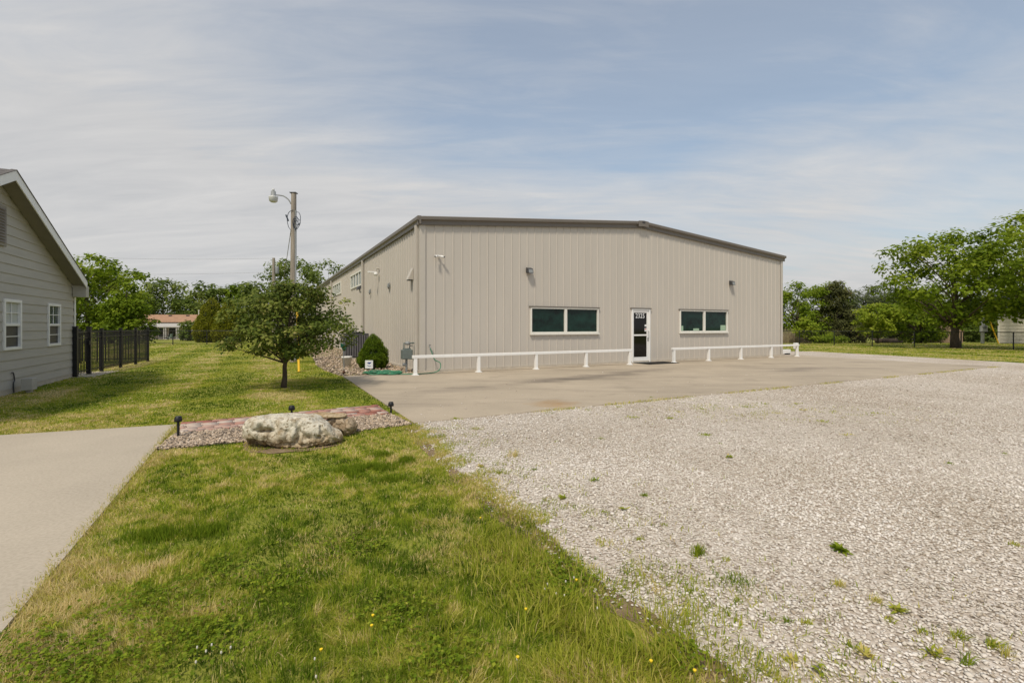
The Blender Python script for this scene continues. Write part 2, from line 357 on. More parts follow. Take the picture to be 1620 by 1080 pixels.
def concrete_mat(name, base, streak=True, rust=None):
    m = bpy.data.materials.new(name); m.use_nodes = True; t = m.node_tree; b = t.nodes['Principled BSDF']
    b.inputs['Roughness'].default_value = 0.82; b.inputs['Specular IOR Level'].default_value = 0.25
    tcn = N(t, 'ShaderNodeTexCoord')
    def nz(s, d=6, st=(1, 1, 1), rough=0.6, rot=0):
        mp = N(t, 'ShaderNodeMapping'); mp.inputs['Scale'].default_value = st; mp.inputs['Rotation'].default_value = (0, 0, R(rot)); t.links.new(tcn.outputs['Object'], mp.inputs[0])
        n = N(t, 'ShaderNodeTexNoise'); n.inputs['Scale'].default_value = s; n.inputs['Detail'].default_value = d; n.inputs['Roughness'].default_value = rough
        t.links.new(mp.outputs[0], n.inputs['Vector']); return n.outputs['Fac']
    def ramp(f, p0, c0, p1, c1):
        r_ = N(t, 'ShaderNodeValToRGB'); r_.color_ramp.elements[0].position = p0; r_.color_ramp.elements[1].position = p1
        r_.color_ramp.elements[0].color = (*c0, 1); r_.color_ramp.elements[1].color = (*c1, 1); t.links.new(f, r_.inputs[0]); return r_.outputs[0]
    def mul(a, c, fac=1.0):
        x = N(t, 'ShaderNodeMix'); x.data_type = 'RGBA'; x.blend_type = 'MULTIPLY'; x.inputs[0].default_value = fac
        t.links.new(a, x.inputs[6]); t.links.new(c, x.inputs[7]); return x.outputs[2]
    bs = Vector(base)
    c = ramp(nz(0.5, 7), 0.3, bs * 0.86, 0.7, bs * 1.08)
    c = mul(c, ramp(nz(45, 5), 0.3, (0.86, 0.85, 0.84), 0.6, (1.04, 1.04, 1.04)))
    if streak:                                       # tyre-dark sweeps along the front of the building
        c = mul(c, ramp(nz(0.55, 6, (0.35, 1.6, 1), 0.62, -27 - 12), 0.33, (0.74, 0.74, 0.75), 0.52, (1, 1, 1)))
        for (cp, la, lb_, dk_) in ((P(925, 598), 3.6, 0.55, 0.55), (P(1010, 588), 3.0, 0.4, 0.66), (P(720, 618), 1.6, 0.5, 0.74), (P(1265, 585), 1.6, 0.6, 0.72)):
            mp = N(t, 'ShaderNodeMapping'); mp.vector_type = 'TEXTURE'; mp.inputs['Location'].default_value = (cp[0], cp[1], 0); mp.inputs['Rotation'].default_value = (0, 0, BROT + R(6)); mp.inputs['Scale'].default_value = (la, lb_, 1); t.links.new(tcn.outputs['Object'], mp.inputs[0])
            ln_ = N(t, 'ShaderNodeVectorMath'); ln_.operation = 'LENGTH'; t.links.new(mp.outputs[0], ln_.inputs[0])
            c = mul(c, ramp(M(t, 'ADD', ln_.outputs['Value'], M(t, 'MULTIPLY', M(t, 'SUBTRACT', nz(1.6, 7, (0.6, 1.8, 1), 0.65, -33), 0.5), 2.6)), 0.05, (dk_, dk_, dk_ + .02), 1.1, (1, 1, 1)))
        c = mul(c, ramp(nz(1.3, 5, (1, 1, 1)), 0.28, (0.82, 0.82, 0.82), 0.42, (1, 1, 1)))
    if rust:
        v = N(t, 'ShaderNodeVectorMath'); v.operation = 'DISTANCE'; t.links.new(tcn.outputs['Object'], v.inputs[0]); v.inputs[1].default_value = (*rust, 0)
        dn = M(t, 'ADD', v.outputs['Value'], M(t, 'MULTIPLY', nz(3.0), 0.9))
        c = mul(c, ramp(dn, 0.45, (0.95, 0.74, 0.50), 1.0, (1, 1, 1)))
    t.links.new(c, b.inputs['Base Color'])
    bp = N(t, 'ShaderNodeBump'); bp.inputs['Strength'].default_value = 0.25; bp.inputs['Distance'].default_value = 0.004
    t.links.new(nz(160, 4), bp.inputs['Height']); t.links.new(bp.outputs[0], b.inputs['Normal']); return m
m_apron = concrete_mat('apron_concrete', (0.415, 0.348, 0.265), True, P(878, 640))
m_drive = concrete_mat('driveway_concrete', (0.445, 0.385, 0.305), False)
apron_pts = [apr(-2.35, -7.42), apr(18.75, -7.35), apr(18.95, 0.15), apr(17.95, 0.15), apr(17.95, 0.0), apr(-0.05, 0.0), apr(-0.05, 0.05), apr(-2.3, 0.05)]
apron = poly_area_mesh('concrete_apron', apron_pts, 0.02, m_apron, 0.05)
dc = Vector(P(279, 673)); du = Vector((-0.937, -0.35)); dn_ = Vector((0.467, -0.884))
drive_pts = [tuple(dc), tuple(dc + du * 16), tuple(dc + du * 16 + dn_ * 11), tuple(dc + dn_ * 11)]
drive = poly_area_mesh('concrete_driveway', drive_pts, 0.02, m_drive, 0.06)

# brick walk, bricks laid lengthwise
b00, b10, b11, b01 = [Vector(P(*p)) for p in ((279.5, 687), (618, 656), (597, 640.5), (286, 670))]
m_brick = leaf_mat('red_paver', [(0.0, (0.24, 0.085, 0.06)), (0.3, (0.34, 0.15, 0.115)), (0.6, (0.42, 0.25, 0.20)), (1.0, (0.50, 0.42, 0.36))], 0, 0.85, 0.2)
bV, bF, bT = [], [], []; rng0 = random.Random(4); rows = 8; L = (b10 - b00).length
for j in range(rows):
    u = -rng0.random() * 0.2; rowt = rng0.uniform(-.15, .15)
    while u < L:
        u2 = u + 0.2; a, b_ = max(u, 0.0) + 0.004, min(u2, L) - 0.004
        if b_ - a > 0.02:
            q = lambda uu, vv: (b00.lerp(b10, uu / L)).lerp(b01.lerp(b11, uu / L), vv)
            v0, v1 = j / rows + 0.006, (j + 1) / rows - 0.006; h = 0.016 + rng0.uniform(-.005, .006); k = len(bV)
            ps = [q(a, v0), q(b_, v0), q(b_, v1), q(a, v1)]
            bV += [(p.x, p.y, -0.02) for p in ps] + [(p.x, p.y, h + rng0.uniform(-.003, .003)) for p in ps]; bF += [tuple(k + i for i in f) for f in [(4, 5, 6, 7), (0, 1, 5, 4), (1, 2, 6, 5), (2, 3, 7, 6), (3, 0, 4, 7)]]
            wear = 0.70 - 0.22 * a / L + 0.5 * mnoise.noise(Vector((a * 2.5, j * .5, 3))); bT += [wear + rowt + rng0.uniform(-.28, .28)] * 8
        u = u2
tag(fast_mesh('brick_walkway', np.array(bV), np.array(bF), m_brick, None, np.clip(np.array(bT), 0, 1)), kind='structure')
m_joint = mat('walkway_sand', (0.30, 0.22, 0.17), 0.95, var=0.2, scale=20)
poly_area_mesh('walkway_bed', [tuple(b00), tuple(b10), tuple(b11), tuple(b01)], 0.004, m_joint)

peb_poly = [P(279.5, 687.5), P(244, 713), P(300, 708), P(350, 703), P(410, 700), P(500, 690), P(560, 684), P(610, 677), P(652, 673), P(618, 656.5)]
m_pebbase = ground_mat('pebble_bed_soil', [(0.3, (0.10, 0.085, 0.07)), (0.5, (0.22, 0.19, 0.155)), (0.7, (0.34, 0.30, 0.25))], 3, 25, 0.8)
poly_area_mesh('pebble_strip', wobble(peb_poly, 0.15, 0.02, 5), 0.006, m_pebbase)
bed_poly = [apr(-0.02, 0.06), apr(-2.32, 0.06), P(513.7, 586.5), apr(-2.6, 4.2), apr(-2.3, 9), apr(-2.2, 16), apr(-2.0, 30), apr(-0.02, 30)]
m_bedbase = ground_mat('dry_bed_soil', [(0.3, (0.17, 0.14, 0.085)), (0.5, (0.29, 0.235, 0.15)), (0.7, (0.37, 0.32, 0.225))], 1.5, 18, 0.8)
poly_area_mesh('planting_bed', wobble(bed_poly, 0.2, 0.04, 6), 0.005, m_bedbase)
m_dirt = ground_mat('bare_red_dirt', [(0.3, (0.12, 0.085, 0.05)), (0.5, (0.23, 0.165, 0.10)), (0.7, (0.34, 0.27, 0.18))], 4, 30, 0.7)
poly_area_mesh('bare_dirt_patch', wobble([P(384, 702), P(392, 716), P(430, 719), P(500, 713), P(540, 703), P(500, 690), P(420, 690)], 0.04, 0.05, 2), 0.009, m_dirt)
strip = wobble(edge, 0.15, 0.06, 3.0, closed=False)
nz_ = lambda p, k: mnoise.noise(Vector((p[0] * 2.3, p[1] * 2.3, k)))
poly_area_mesh('bare_dirt_edge', [(p[0] + 0.06, p[1] + 0.03) for p in strip] + [(p[0] - 0.13 - 0.12 * nz_(p, 7.0), p[1] - 0.05 - 0.04 * nz_(p, 8.0)) for p in strip[::-1]], 0.0045, m_dirt)
poly_area_mesh('bare_dirt_margin', wobble([P(728, 750), P(748, 757), P(768, 770), P(790, 792), P(776, 790), P(752, 774), P(732, 760)], 0.05, 0.03, 4), 0.010, m_dirt)

# ------------------------------------------------------------------ steel building
B = thing('steel_building', 'long beige ribbed steel building with low gable roof and taupe trim beside the gravel lot', 'building', (BX, BY, 0), BROT)
BW_, BL, ZE, RISE = 17.88, 31.0, 4.66, 0.745
gz = lambda x: ZE + RISE * (1 - abs(x - BW_ / 2) / (BW_ / 2))
RIB, RD = 0.305, 0.016
def rib_profile(L):
    pts = []; n = int(round(L / RIB)); s = L / n
    for i in range(n):
        x = i * s
        if i == 0: pts.append((x, 0))
        c = x + s / 2
        pts += [(c - s * 0.19, 0), (c - s * 0.19 + 0.01, 0.006), (c - s*.19 + .03, 0.006), (c - s * 0.19 + 0.04, 0)] if False else []
        pts += [(c - 0.026, 0), (c - 0.014, RD), (c + 0.014, RD), (c + 0.026, 0), (x + s, 0)]
    return pts
def ribbed(L, ztop, opens, z0=0.09, rd=RD):
    """strips of (u, out) profile between z0 and ztop(u), with rectangular holes; returns verts as (u, out, z)"""
    prof = rib_profile(L); us = [p[0] for p in prof]
    extra = sorted(set(e for o_ in opens for e in (o_[0], o_[1])) | {L / 2})
    def outv(u): return float(np.interp(u, us, [p[1] for p in prof])) * rd / RD
    allu = sorted(set(us) | set(extra)); vs_, fs_ = [], []
    for a, b in zip(allu[:-1], allu[1:]):
        if b - a < 1e-5: continue
        mid = (a + b) / 2; cuts = sorted([(o_[2], o_[3]) for o_ in opens if o_[0] - 1e-6 <= mid <= o_[1] + 1e-6]); z = z0; segs = []
        for c0, c1 in cuts:
            if c0 > z: segs.append((z, c0, False))
            z = max(z, c1)
        segs.append((z, None, True))
        for s0, s1, top in segs:
            za, zb = (ztop(a), ztop(b)) if top else (s1, s1); k = len(vs_)
            vs_ += [(a, outv(a), s0), (b, outv(b), s0), (b, outv(b), zb), (a, outv(a), za)]; fs_.append((k, k + 1, k + 2, k + 3))
    return vs_, fs_
def rect_front(x0, y0, x1, y1):
    r0, zt0 = FR(x0, y0); r1, zt1 = FR(x1, y1); r0b, zb0 = FR(x0, y1); return r0, r1
w1 = (FR(838.5, 486)[0], FR(946, 486)[0], FR(840, 527.5)[1], FR(840, 485.5)[1])
w2 = (FR(1074.5, 490)[0], FR(1150, 490)[0], FR(1076, 525.5)[1], FR(1076, 490)[1])
dr = (FR(998.5, 489)[0], FR(1027.5, 489)[0], 0.03, FR(1000, 488.2)[1])
vs_, fs_ = ribbed(BW_, lambda x: gz(x) + 0.05, [w1, w2, dr])
MB().add([(x, -o_, z) for x, o_, z in vs_], fs_).build('front_wall', m_wall, B)
s1 = (SD(573, 430)[0], SD(555.8, 430)[0], SD(573, 451)[1], SD(573, 426.5)[1] )
s2 = (SD(540, 445)[0], SD(527.6, 445)[0], s1[2], s1[3]); s3 = (SD(517, 457)[0], SD(507.4, 457)[0], s1[2], s1[3])
vs_, fs_ = ribbed(BL, lambda x: ZE + 0.05, [s1, s2, s3], rd=0.026)
MB().add([(-o_, u, z) for u, o_, z in vs_], fs_).build('side_wall', m_wall, B)
vs_, fs_ = ribbed(BL, lambda x: ZE + 0.05, [])
MB().add([(BW_ + o_, u, z) for u, o_, z in vs_], fs_).build('side_wall', m_wall, B)
vs_, fs_ = ribbed(BW_, lambda x: gz(x) + 0.05, [])
MB().add([(x, BL + o_, z) for x, o_, z in vs_], fs_).build('rear_wall', m_wall, B)
# roof: two slopes, one mesh
rf = MB()
for sgn in (0, 1):
    xa, xb = (-0.10, BW_ / 2) if sgn == 0 else (BW_ / 2, BW_ + 0.10)
    za = ZE + 0.10 + RISE * (1 - abs(xa - BW_ / 2) / (BW_ / 2)); zb = ZE + 0.10 + RISE * (1 - abs(xb - BW_ / 2) / (BW_ / 2))
    v = [(xa, -0.08, za), (xb, -0.08, zb), (xb, BL + 0.08, zb), (xa, BL + 0.08, za)]
    rf.add(v + [(x, y, z + 0.05) for x, y, z in v], [(0, 1, 2, 3), (4, 5, 6, 7), (0, 1, 5, 4), (1, 2, 6, 5), (2, 3, 7, 6), (3, 0, 4, 7)])
rf.build('roof', mat('galvalume_roof', (0.35, 0.34, 0.33), 0.5, var=0.05), B)
prof = [(0, 0, -0.085), (0, -0.055, -0.085), (0, -0.055, 0.03), (0, -0.075, 0.055), (0, -0.13, 0.065), (0, -0.135, 0.155), (0, -0.12, 0.175), (0, 0, 0.18)]
rt = MB()
for xa, xb in ((-0.13, BW_ / 2), (BW_ / 2, BW_ + 0.13)):
    rt.sweep(prof, (xa, -0.036, ZE + RISE * (1 - abs(xa - BW_ / 2) / (BW_ / 2))), (xb, -0.036, ZE + RISE * (1 - abs(xb - BW_ / 2) / (BW_ / 2))))
rt.build('rake_trim', m_trim, B, bevel=0.006)
pk = MB(); pk.sweep([(-0.26, 0, -0.06), (0, 0, -0.038), (0.26, 0, -0.06), (0.26, 0, 0.165), (0, 0, 0.188), (-0.26, 0, 0.165)], (BW_ / 2, -0.178, ZE + RISE), (BW_ / 2, -0.172, ZE + RISE))
pk.build('ridge_cap_trim', m_trim, B)
pv = MB(); pv.box(BW_ / 2 - 0.07, BW_ / 2 + 0.07, -0.188, -0.176, ZE + RISE + 0.09, ZE + RISE + 0.15)
pv.build('ridge_vent', m_dkgrey, B)
gprof = [(0, 0, -0.07), (-0.05, 0, -0.075), (-0.06, 0, 0.02), (-0.12, 0, 0.06), (-0.125, 0, 0.155), (-0.11, 0, 0.175), (0, 0, 0.18)]
for side in (0, 1):
    gm = MB(); s_ = -1 if side else 1
    x0 = BW_ + 0.038 if side else -0.038
    gm.sweep([(p[0] * s_, p[1], p[2]) for p in gprof], (x0, -0.165 if not side else -0.0, ZE), (x0, BL + 0.1, ZE)); gm.build('gutter', m_trim, B, bevel=0.005)
for dpx in (576.2, 525.9):
    d = SD(dpx, 500)[0]; MB().box(-0.135, -0.04, d - 0.05, d + 0.05, 0.06, ZE - 0.06).build('downspout', m_soft, B, bevel=0.01)
MB().box(-0.135, -0.04, 0.16, 0.26, 0.06, ZE - 0.06).build('downspout', m_soft, B, bevel=0.01)
MB().box(-0.135, -0.04, BL - 0.3, BL - 0.2, 0.06, ZE - 0.06).build('downspout', m_soft, B, bevel=0.01)
# corner trims
for (x, y) in ((0, 0), (BW_, 0)):
    ct = MB(); sx_ = -1 if x == 0 else 1
    ct.box(min(x + sx_ * 0.042, x - sx_ * 0.13), max(x + sx_ * 0.042, x - sx_ * 0.13), -0.042, -0.0365, 0.09, ZE - 0.04)
    ct.box(min(x + sx_ * 0.042, x + sx_ * 0.0365), max(x + sx_ * 0.042, x + sx_ * 0.0365), -0.0365, 0.13, 0.09, ZE - 0.04)
    ct.build('corner_trim', m_soft, B)
fd = MB(); fd.box(0.0, BW_, -0.052, 0.3, -0.1, 0.088); fd.box(-0.052, -0.0, -0.052, BL, -0.1, 0.088); fd.box(BW_, BW_ + 0.052, -0.052, BL, -0.1, 0.088)
fd.build('foundation', m_found, B)
# front windows
def front_window(w, name_extra=None, green=m_glass_g):
    r0, r1, z0, z1 = w; f = MB(); t_ = 0.055; y0, y1 = -0.056, 0.07
    f.box(r0, r1, y0, y1, z1 - t_, z1); f.box(r0, r1, y0, y1, z0, z0 + t_)
    f.box(r0, r0 + t_, y0, y1, z0 + t_, z1 - t_); f.box(r1 - t_, r1, y0, y1, z0 + t_, z1 - t_)
    mid = (r0 + r1) / 2; f.box(mid - 0.055, mid + 0.055, y0 + 0.008, y1, z0 + t_, z1 - t_)
    fo = f.build('window', m_frame, B, bevel=0.006)
    MB().box(r0 - 0.04, r1 + 0.04, -0.075, -0.0, z1 + 0.001, z1 + 0.035).build('head_flashing', m_trim, fo)
    MB().box(r0 - 0.02, r1 + 0.02, -0.085, -0.0, z0 - 0.05, z0 - 0.001).build('sill', m_frame, fo, bevel=0.005)
    MB().box(r0 + t_, mid - 0.055, 0.012, 0.03, z0 + t_, z1 - t_).build('pane', green, fo)
    MB().box(mid + 0.055, r1 - t_, 0.012, 0.03, z0 + t_, z1 - t_).build('pane', green, fo)
    return fo
fw1 = front_window(w1); fw2 = front_window(w2)
r0, z = FR(1140, 517); MB().box(r0, FR(1148, 517)[0], 0.004, 0.0085, w2[2] + 0.07, w2[2] + 0.30).build('notice', m_note, fw2)
r0, z = FR(1077.5, 517); MB().box(r0, FR(1081, 517)[0], 0.004, 0.0085, w2[2] + 0.07, w2[2] + 0.27).build('notice', m_note, fw2)
r0, z = FR(1097, 520); MB().box(r0, FR(1106, 520)[0], 0.004, 0.0085, w2[2] + 0.07, w2[2] + 0.16).build('notice', m_note, fw2)
# clerestory windows on the side
for w in (s1, s2, s3):
    d0, d1, z0, z1 = min(w[0], w[1]), max(w[0], w[1]), w[2], w[3]; f = MB(); t_ = 0.07; x0, x1 = -0.055, 0.06
    f.box(x0, x1, d0, d1, z1 - t_, z1); f.box(x0, x1, d0, d1, z0, z0 + t_)
    f.box(x0, x1, d0, d0 + t_, z0 + t_, z1 - t_); f.box(x0, x1, d1 - t_, d1, z0 + t_, z1 - t_)
    for k in (1, 2, 3):
        c = d0 + (d1 - d0) * k / 4; f.box(x0 + 0.01, x1, c - 0.05, c + 0.05, z0 + t_, z1 - t_)
    fo = f.build('window', m_frame, B)
    MB().box(0.0, 0.02, d0 + t_, d1 - t_, z0 + t_, z1 - t_).build('pane', mat('grey_green_glass', (0.10, 0.14, 0.135), 0.08, var=0.2), fo)
# entrance door
r0, r1, z0, z1 = dr; t_ = 0.06
f = MB(); f.box(r0, r0 + t_, -0.06, 0.08, z0, z1); f.box(r1 - t_, r1, -0.06, 0.08, z0, z1); f.box(r0 + t_, r1 - t_, -0.06, 0.08, z1 - t_, z1)
door = f.build('door', m_white, B, bevel=0.006)
MB().box(r0 - 0.05, r1 + 0.05, -0.08, -0.0, z1 + 0.001, z1 + 0.035).build('head_flashing', m_trim, door)
l0, l1, lt = r0 + t_ + 0.004, r1 - t_ - 0.004, z1 - t_ - 0.004
lf = MB(); st_ = 0.075
lf.box(l0, l0 + st_ * 0.6, -0.03, 0.015, z0 + 0.01, lt); lf.box(l1 - st_ * 1.4, l1, -0.03, 0.015, z0 + 0.01, lt)
lf.box(l0 + st_ * 0.6, l1 - st_ * 1.4, -0.03, 0.015, lt - 0.09, lt); lf.box(l0 + st_ * 0.6, l1 - st_ * 1.4, -0.03, 0.015, z0 + 0.01, z0 + 0.2)
zm = FR(1010, 530)[1]; lf.box(l0 + st_ * 0.6, l1 - st_ * 1.4, -0.028, 0.012, zm - 0.03, zm + 0.03)
leaf = lf.build('door_leaf', m_white, door, bevel=0.004)
MB().box(l0 + st_ * 0.6, l1 - st_ * 1.4, -0.012, -0.004, z0 + 0.2, lt - 0.09).build('door_glass', m_glass_d, door)
hm = MB(); hm.tube([(l1 - 0.05, -0.035, 0.95), (l1 - 0.05, -0.085, 0.95), (l1 - 0.05, -0.085, 1.25), (l1 - 0.05, -0.035, 1.25)], 0.011, 8); hm.box(l1 - 0.075, l1 - 0.03, -0.036, -0.030, 0.85, 1.0)
hm.build('handle', m_grey, door, smooth=False)
def text_mesh(txt, size, mat_, name, parent, loc, rot, off=0.0, sxy=(1, 1), depth=0.002):
    cu = bpy.data.curves.new(name, 'FONT'); cu.body = txt; cu.size = size; cu.extrude = depth; cu.offset = off; cu.space_character = 1.06
    cu.align_x = 'CENTER'; cu.align_y = 'CENTER'; to = bpy.data.objects.new(name + '_curve', cu); C.objects.link(to)
    dg = bpy.context.evaluated_depsgraph_get(); dg.update(); me = bpy.data.meshes.new_from_object(to.evaluated_get(dg)); bpy.data.objects.remove(to)
    me.name = name; me.materials.clear(); me.materials.append(mat_); o = bpy.data.objects.new(name, me); C.objects.link(o)
    o.parent = parent; o.location = loc; o.rotation_euler = rot; o.scale = (sxy[0], sxy[1], 1); return o
gmid = (l0 + st_ * 0.6 + l1 - st_ * 1.4) / 2
text_mesh('2325', 0.27, m_signw, 'house_number', door, (gmid, -0.016, lt - 0.09 - 0.13), (R(90), 0, 0), 0.002, (0.84, 0.98))
xr = l1 - st_ * 1.4
MB().box(xr - 0.10, xr - 0.005, -0.0155, -0.0125, FR(1021, 516)[1] - 0.01, FR(1021, 514)[1] + 0.02).build('sticker', m_signw, door)
stk = MB().box(xr - 0.10, xr - 0.005, -0.0155, -0.0125, FR(1021, 524)[1], FR(1021, 519)[1]).build('sticker', m_signw, door)
MB().box(xr - 0.085, xr - 0.02, -0.0175, -0.0156, FR(1021, 521.5)[1], FR(1021, 519.8)[1]).build('sticker_print', m_red, stk)
thr = MB().box(r0, r1, -0.09, 0.0, 0.021, 0.031).build('threshold', m_grey, door)

# doormat
c_ = W((r0 + r1) / 2 + 0.25, -0.62); dmt = MB(); dmt.box(-0.78, 0.78, -0.42, 0.42, 0.0, 0.012)
for k in range(24): x = -0.74 + k * 0.0635; dmt.box(x, x + 0.03, -0.38, 0.38, 0.012, 0.0165)
tag(dmt.build('doormat', m_rubber, None, loc=(c_.x, c_.y, 0.0205), rot=(0, 0, BROT)), 'black ribbed rubber doormat lying in front of the glass entrance door', 'doormat')

# ------------------------------------------------------------------ white rails in front
def railing(px0, px1, posts, label):
    off = 0.72
    rs = [FR(p, 560, off)[0] for p in posts]
    r0_, r1_ = rs[0] - 0.09, rs[-1] + 0.09
    o = W(r0_, -off, 0.02); t = thing('white_railing', label, 'railing', o, BROT, 'low white rails along the building front')
    MB().box(0, r1_ - r0_, -0.055, 0.055, 0.495, 0.58).build('rail', m_white, t, bevel=0.008)
    for r in rs:
        x = r - r0_
        p = MB().box(x - 0.048, x + 0.048, -0.048, 0.048, 0.0, 0.494).build('post', m_white, t, bevel=0.006)
        fl = MB(); fl.box(x - 0.09, x + 0.09, -0.09, 0.09, 0.0005, 0.018); fl.box(x - 0.068, x + 0.068, -0.068, 0.068, 0.018, 0.032); fl.build('base_flange', m_white, p, bevel=0.004)
    return t
railing(0, 0, (657, 757, 848, 927, 996), 'longer white vinyl rail on five posts left of the entrance door')
railing(0, 0, (1066, 1121, 1172, 1220, 1261), 'white vinyl rail right of the entrance door, running past the building corner')

# ------------------------------------------------------------------ fixtures on the building
def wall_pack(px, py, label):
    r, z = FR(px, py); o = W(r, -0.036, z)
    t = thing('wall_light', label, 'wall light', o, BROT, 'wall lights on the building front'); t.scale = (.84, .84, .84)
    h = MB(); h.add([(-.13, 0, -.11), (.13, 0, -.11), (.13, 0, .12), (-.13, 0, .12), (-.12, -.20, -.13), (.12, -.20, -.13), (.12, -.16, .06), (-.12, -.16, .06)],
                    [(0, 1, 2, 3), (4, 5, 6, 7), (0, 1, 5, 4), (1, 2, 6, 5), (2, 3, 7, 6), (3, 0, 4, 7)]); h.build('housing', m_dkgrey, t, bevel=0.012)
    l = MB(); l.add([(-.09, -.205, -.115), (.09, -.205, -.115), (.09, -.172, .03), (-.09, -.172, .03), (-.09, -.19, -.115), (.09, -.19, -.115), (.09, -.158, .03), (-.09, -.158, .03)],
                    [(0, 1, 2, 3), (4, 5, 6, 7), (0, 1, 5, 4), (1, 2, 6, 5), (2, 3, 7, 6), (3, 0, 4, 7)]); l.build('lens', m_grey, t)
    return t
wall_pack(835.5, 428, 'dark wall light on the front wall above the left window')
wall_pack(1155, 447.5, 'dark wall light on the front wall above the right window')
r, z = FR(692, 405.5); o = W(r, -0.036, z)
t = thing('security_camera', 'pair of small white bullet cameras on the front wall near the left corner', 'security camera', o, BROT); t.scale = (.8, .8, .8)
MB().tube([(0.02, 0, 0), (0.02, -0.05, 0)], 0.05, 12).build('base', m_white, t)
for sx_, e in ((-1, -0.16), (1, 0.16)):
    cb = MB(); cb.tube([(0.02, -0.05, 0), (0.02 + sx_ * 0.05, -0.1, 0.0), (e, -0.16, -0.03)], [0.02, 0.02, 0.02], 8); cb.tube([(e * 0.5, -0.12, -0.01), (e * 1.1, -0.22, -0.05)], 0.042, 12)
    ob = cb.build('camera_body', m_white, t, smooth=True)
    MB().tube([(e * 1.1, -0.2205, -0.0502), (e * 1.11, -0.228, -0.053)], 0.034, 12).build('lens', m_black, ob)
def side_thing(px, py, name, label, cat):
    d, z = SD(px, py); o = W(-0.036, d, z); return thing(name, label, cat, o, BROT)
t = side_thing(653.5, 437, 'exhaust_hood', 'beige wedge shaped vent hood on the side wall near the front corner', 'vent hood')
h = MB(); h.add([(0, -.14, -.12), (0, .14, -.12), (0, .14, .26), (0, -.14, .26), (-.16, -.14, -.12), (-.16, .14, -.12), (-.15, .14, -.07), (-.15, -.14, -.07)], [(0, 1, 2, 3), (4, 5, 6, 7), (1, 2, 6, 5), (2, 3, 7, 6), (3, 0, 4, 7), (0, 1, 5, 4)])
h.build('hood', m_soft, t); MB().box(-0.14, -0.01, -0.12, 0.12, -0.145, -0.121).build('damper', m_dkgrey, t)
t = side_thing(600.6, 429, 'antenna', 'white antenna arm with a small camera sticking out from the side wall', 'antenna')
a = MB(); a.tube([(0, 0, 0.12), (-0.10, 0, 0.10), (-0.11, 0, -0.02)], 0.03, 8); a.build('bracket', m_soft, t)
a = MB(); a.box(-0.45, -0.08, -0.035, 0.035, -0.09, -0.02); a.build('arm', m_white, t, bevel=0.01)
a = MB(); a.lathe([(0.0, -0.2), (0.06, -0.19), (0.09, -0.14), (0.09, -0.09)], (-0.12, 0, 0), 12); a.build('camera_dome', m_white, t, smooth=True)
for (px, py, lb) in ((617.5, 451, 'small dark outlet hood on the side wall under the vent hood, nearer the front corner'), (587.4, 460.5, 'small dark outlet hood on the side wall beside the floodlight')):
    t = side_thing(px, py, 'outlet_hood', lb, 'outlet hood')
    a = MB(); a.add([(0, -.06, -.09), (0, .06, -.09), (0, .06, .1), (0, -.06, .1), (-.08, -.06, -.09), (-.08, .06, -.09), (-.06, .06, .05), (-.06, -.06, .05)], [(0, 1, 2, 3), (4, 5, 6, 7), (1, 2, 6, 5), (2, 3, 7, 6), (3, 0, 4, 7), (0, 1, 5, 4)])
    a.build('cover', m_grey, t, bevel=0.006); MB().tube([(-.04, 0, -.091), (-.04, 0, -.15)], 0.018, 8).build('conduit', m_dkgrey, t)
t = side_thing(573.5, 456, 'floodlight', 'dark bronze floodlight on a short arm on the side wall below the high window', 'floodlight')
a = MB(); a.tube([(0, 0, -0.2), (-.08, 0, -0.2), (-.1, 0, -0.05)], 0.03, 8); a.build('arm', m_grey, t)
a = MB(); a.add([(-.04, -.2, -.03), (-.04, .2, -.03), (-.24, .2, -.10), (-.24, -.2, -.10), (-.05, -.16, .14), (-.05, .16, .14), (-.2, .16, .08), (-.2, -.16, .08)], [(0, 1, 2, 3), (4, 5, 6, 7), (0, 1, 5, 4), (1, 2, 6, 5), (2, 3, 7, 6), (3, 0, 4, 7)])
a.build('housing', m_dkgrey, t, bevel=0.02)

# gas meter on the side wall
d, z = SD(645, 583, 0.3); o = W(-0.32, d, 0.02)
t = thing('gas_meter', 'grey green gas meter on a pipe stand beside the building corner', 'gas meter', o, BROT)
a = MB(); a.box(-0.17, 0.15, -0.13, 0.13, 0.40, 0.70); a.box(-0.12, 0.10, -0.1, 0.1, 0.70, 0.74); a.build('meter_body', m_greygreen, t, bevel=0.03)
a = MB(); a.tube([(-0.02, 0, 0.0), (-0.02, 0, 0.42)], 0.035, 10); a.tube([(-0.02, 0, 0.22), (-0.14, 0, 0.24)], 0.05, 10); a.build('riser_pipe', m_grey, t)
a = MB(); a.tube([(-0.1, 0, 0.72), (-0.1, 0, 0.9), (0.12, 0, 0.9), (0.24, 0, 0.9)], 0.022, 8); a.tube([(0.08, 0, 0.72), (0.08, 0, 0.82), (0.24, 0, 0.82), (0.24, 0.0, 0.05)], 0.022, 8); a.build('manifold', m_greygreen, t)
a = MB(); a.lathe([(0.0, -0.06), (0.08, -0.05), (0.09, 0.0), (0.06, 0.05), (0.0, 0.06)], (0.02, 0, 0.9), 12); a.build('regulator', m_grey, t, smooth=True)
a = MB(); a.tube([(0.24, -0.16, 0.0), (0.24, -0.16, 0.62)], 0.035, 8); a.build('bypass_pipe', m_greygreen, t)
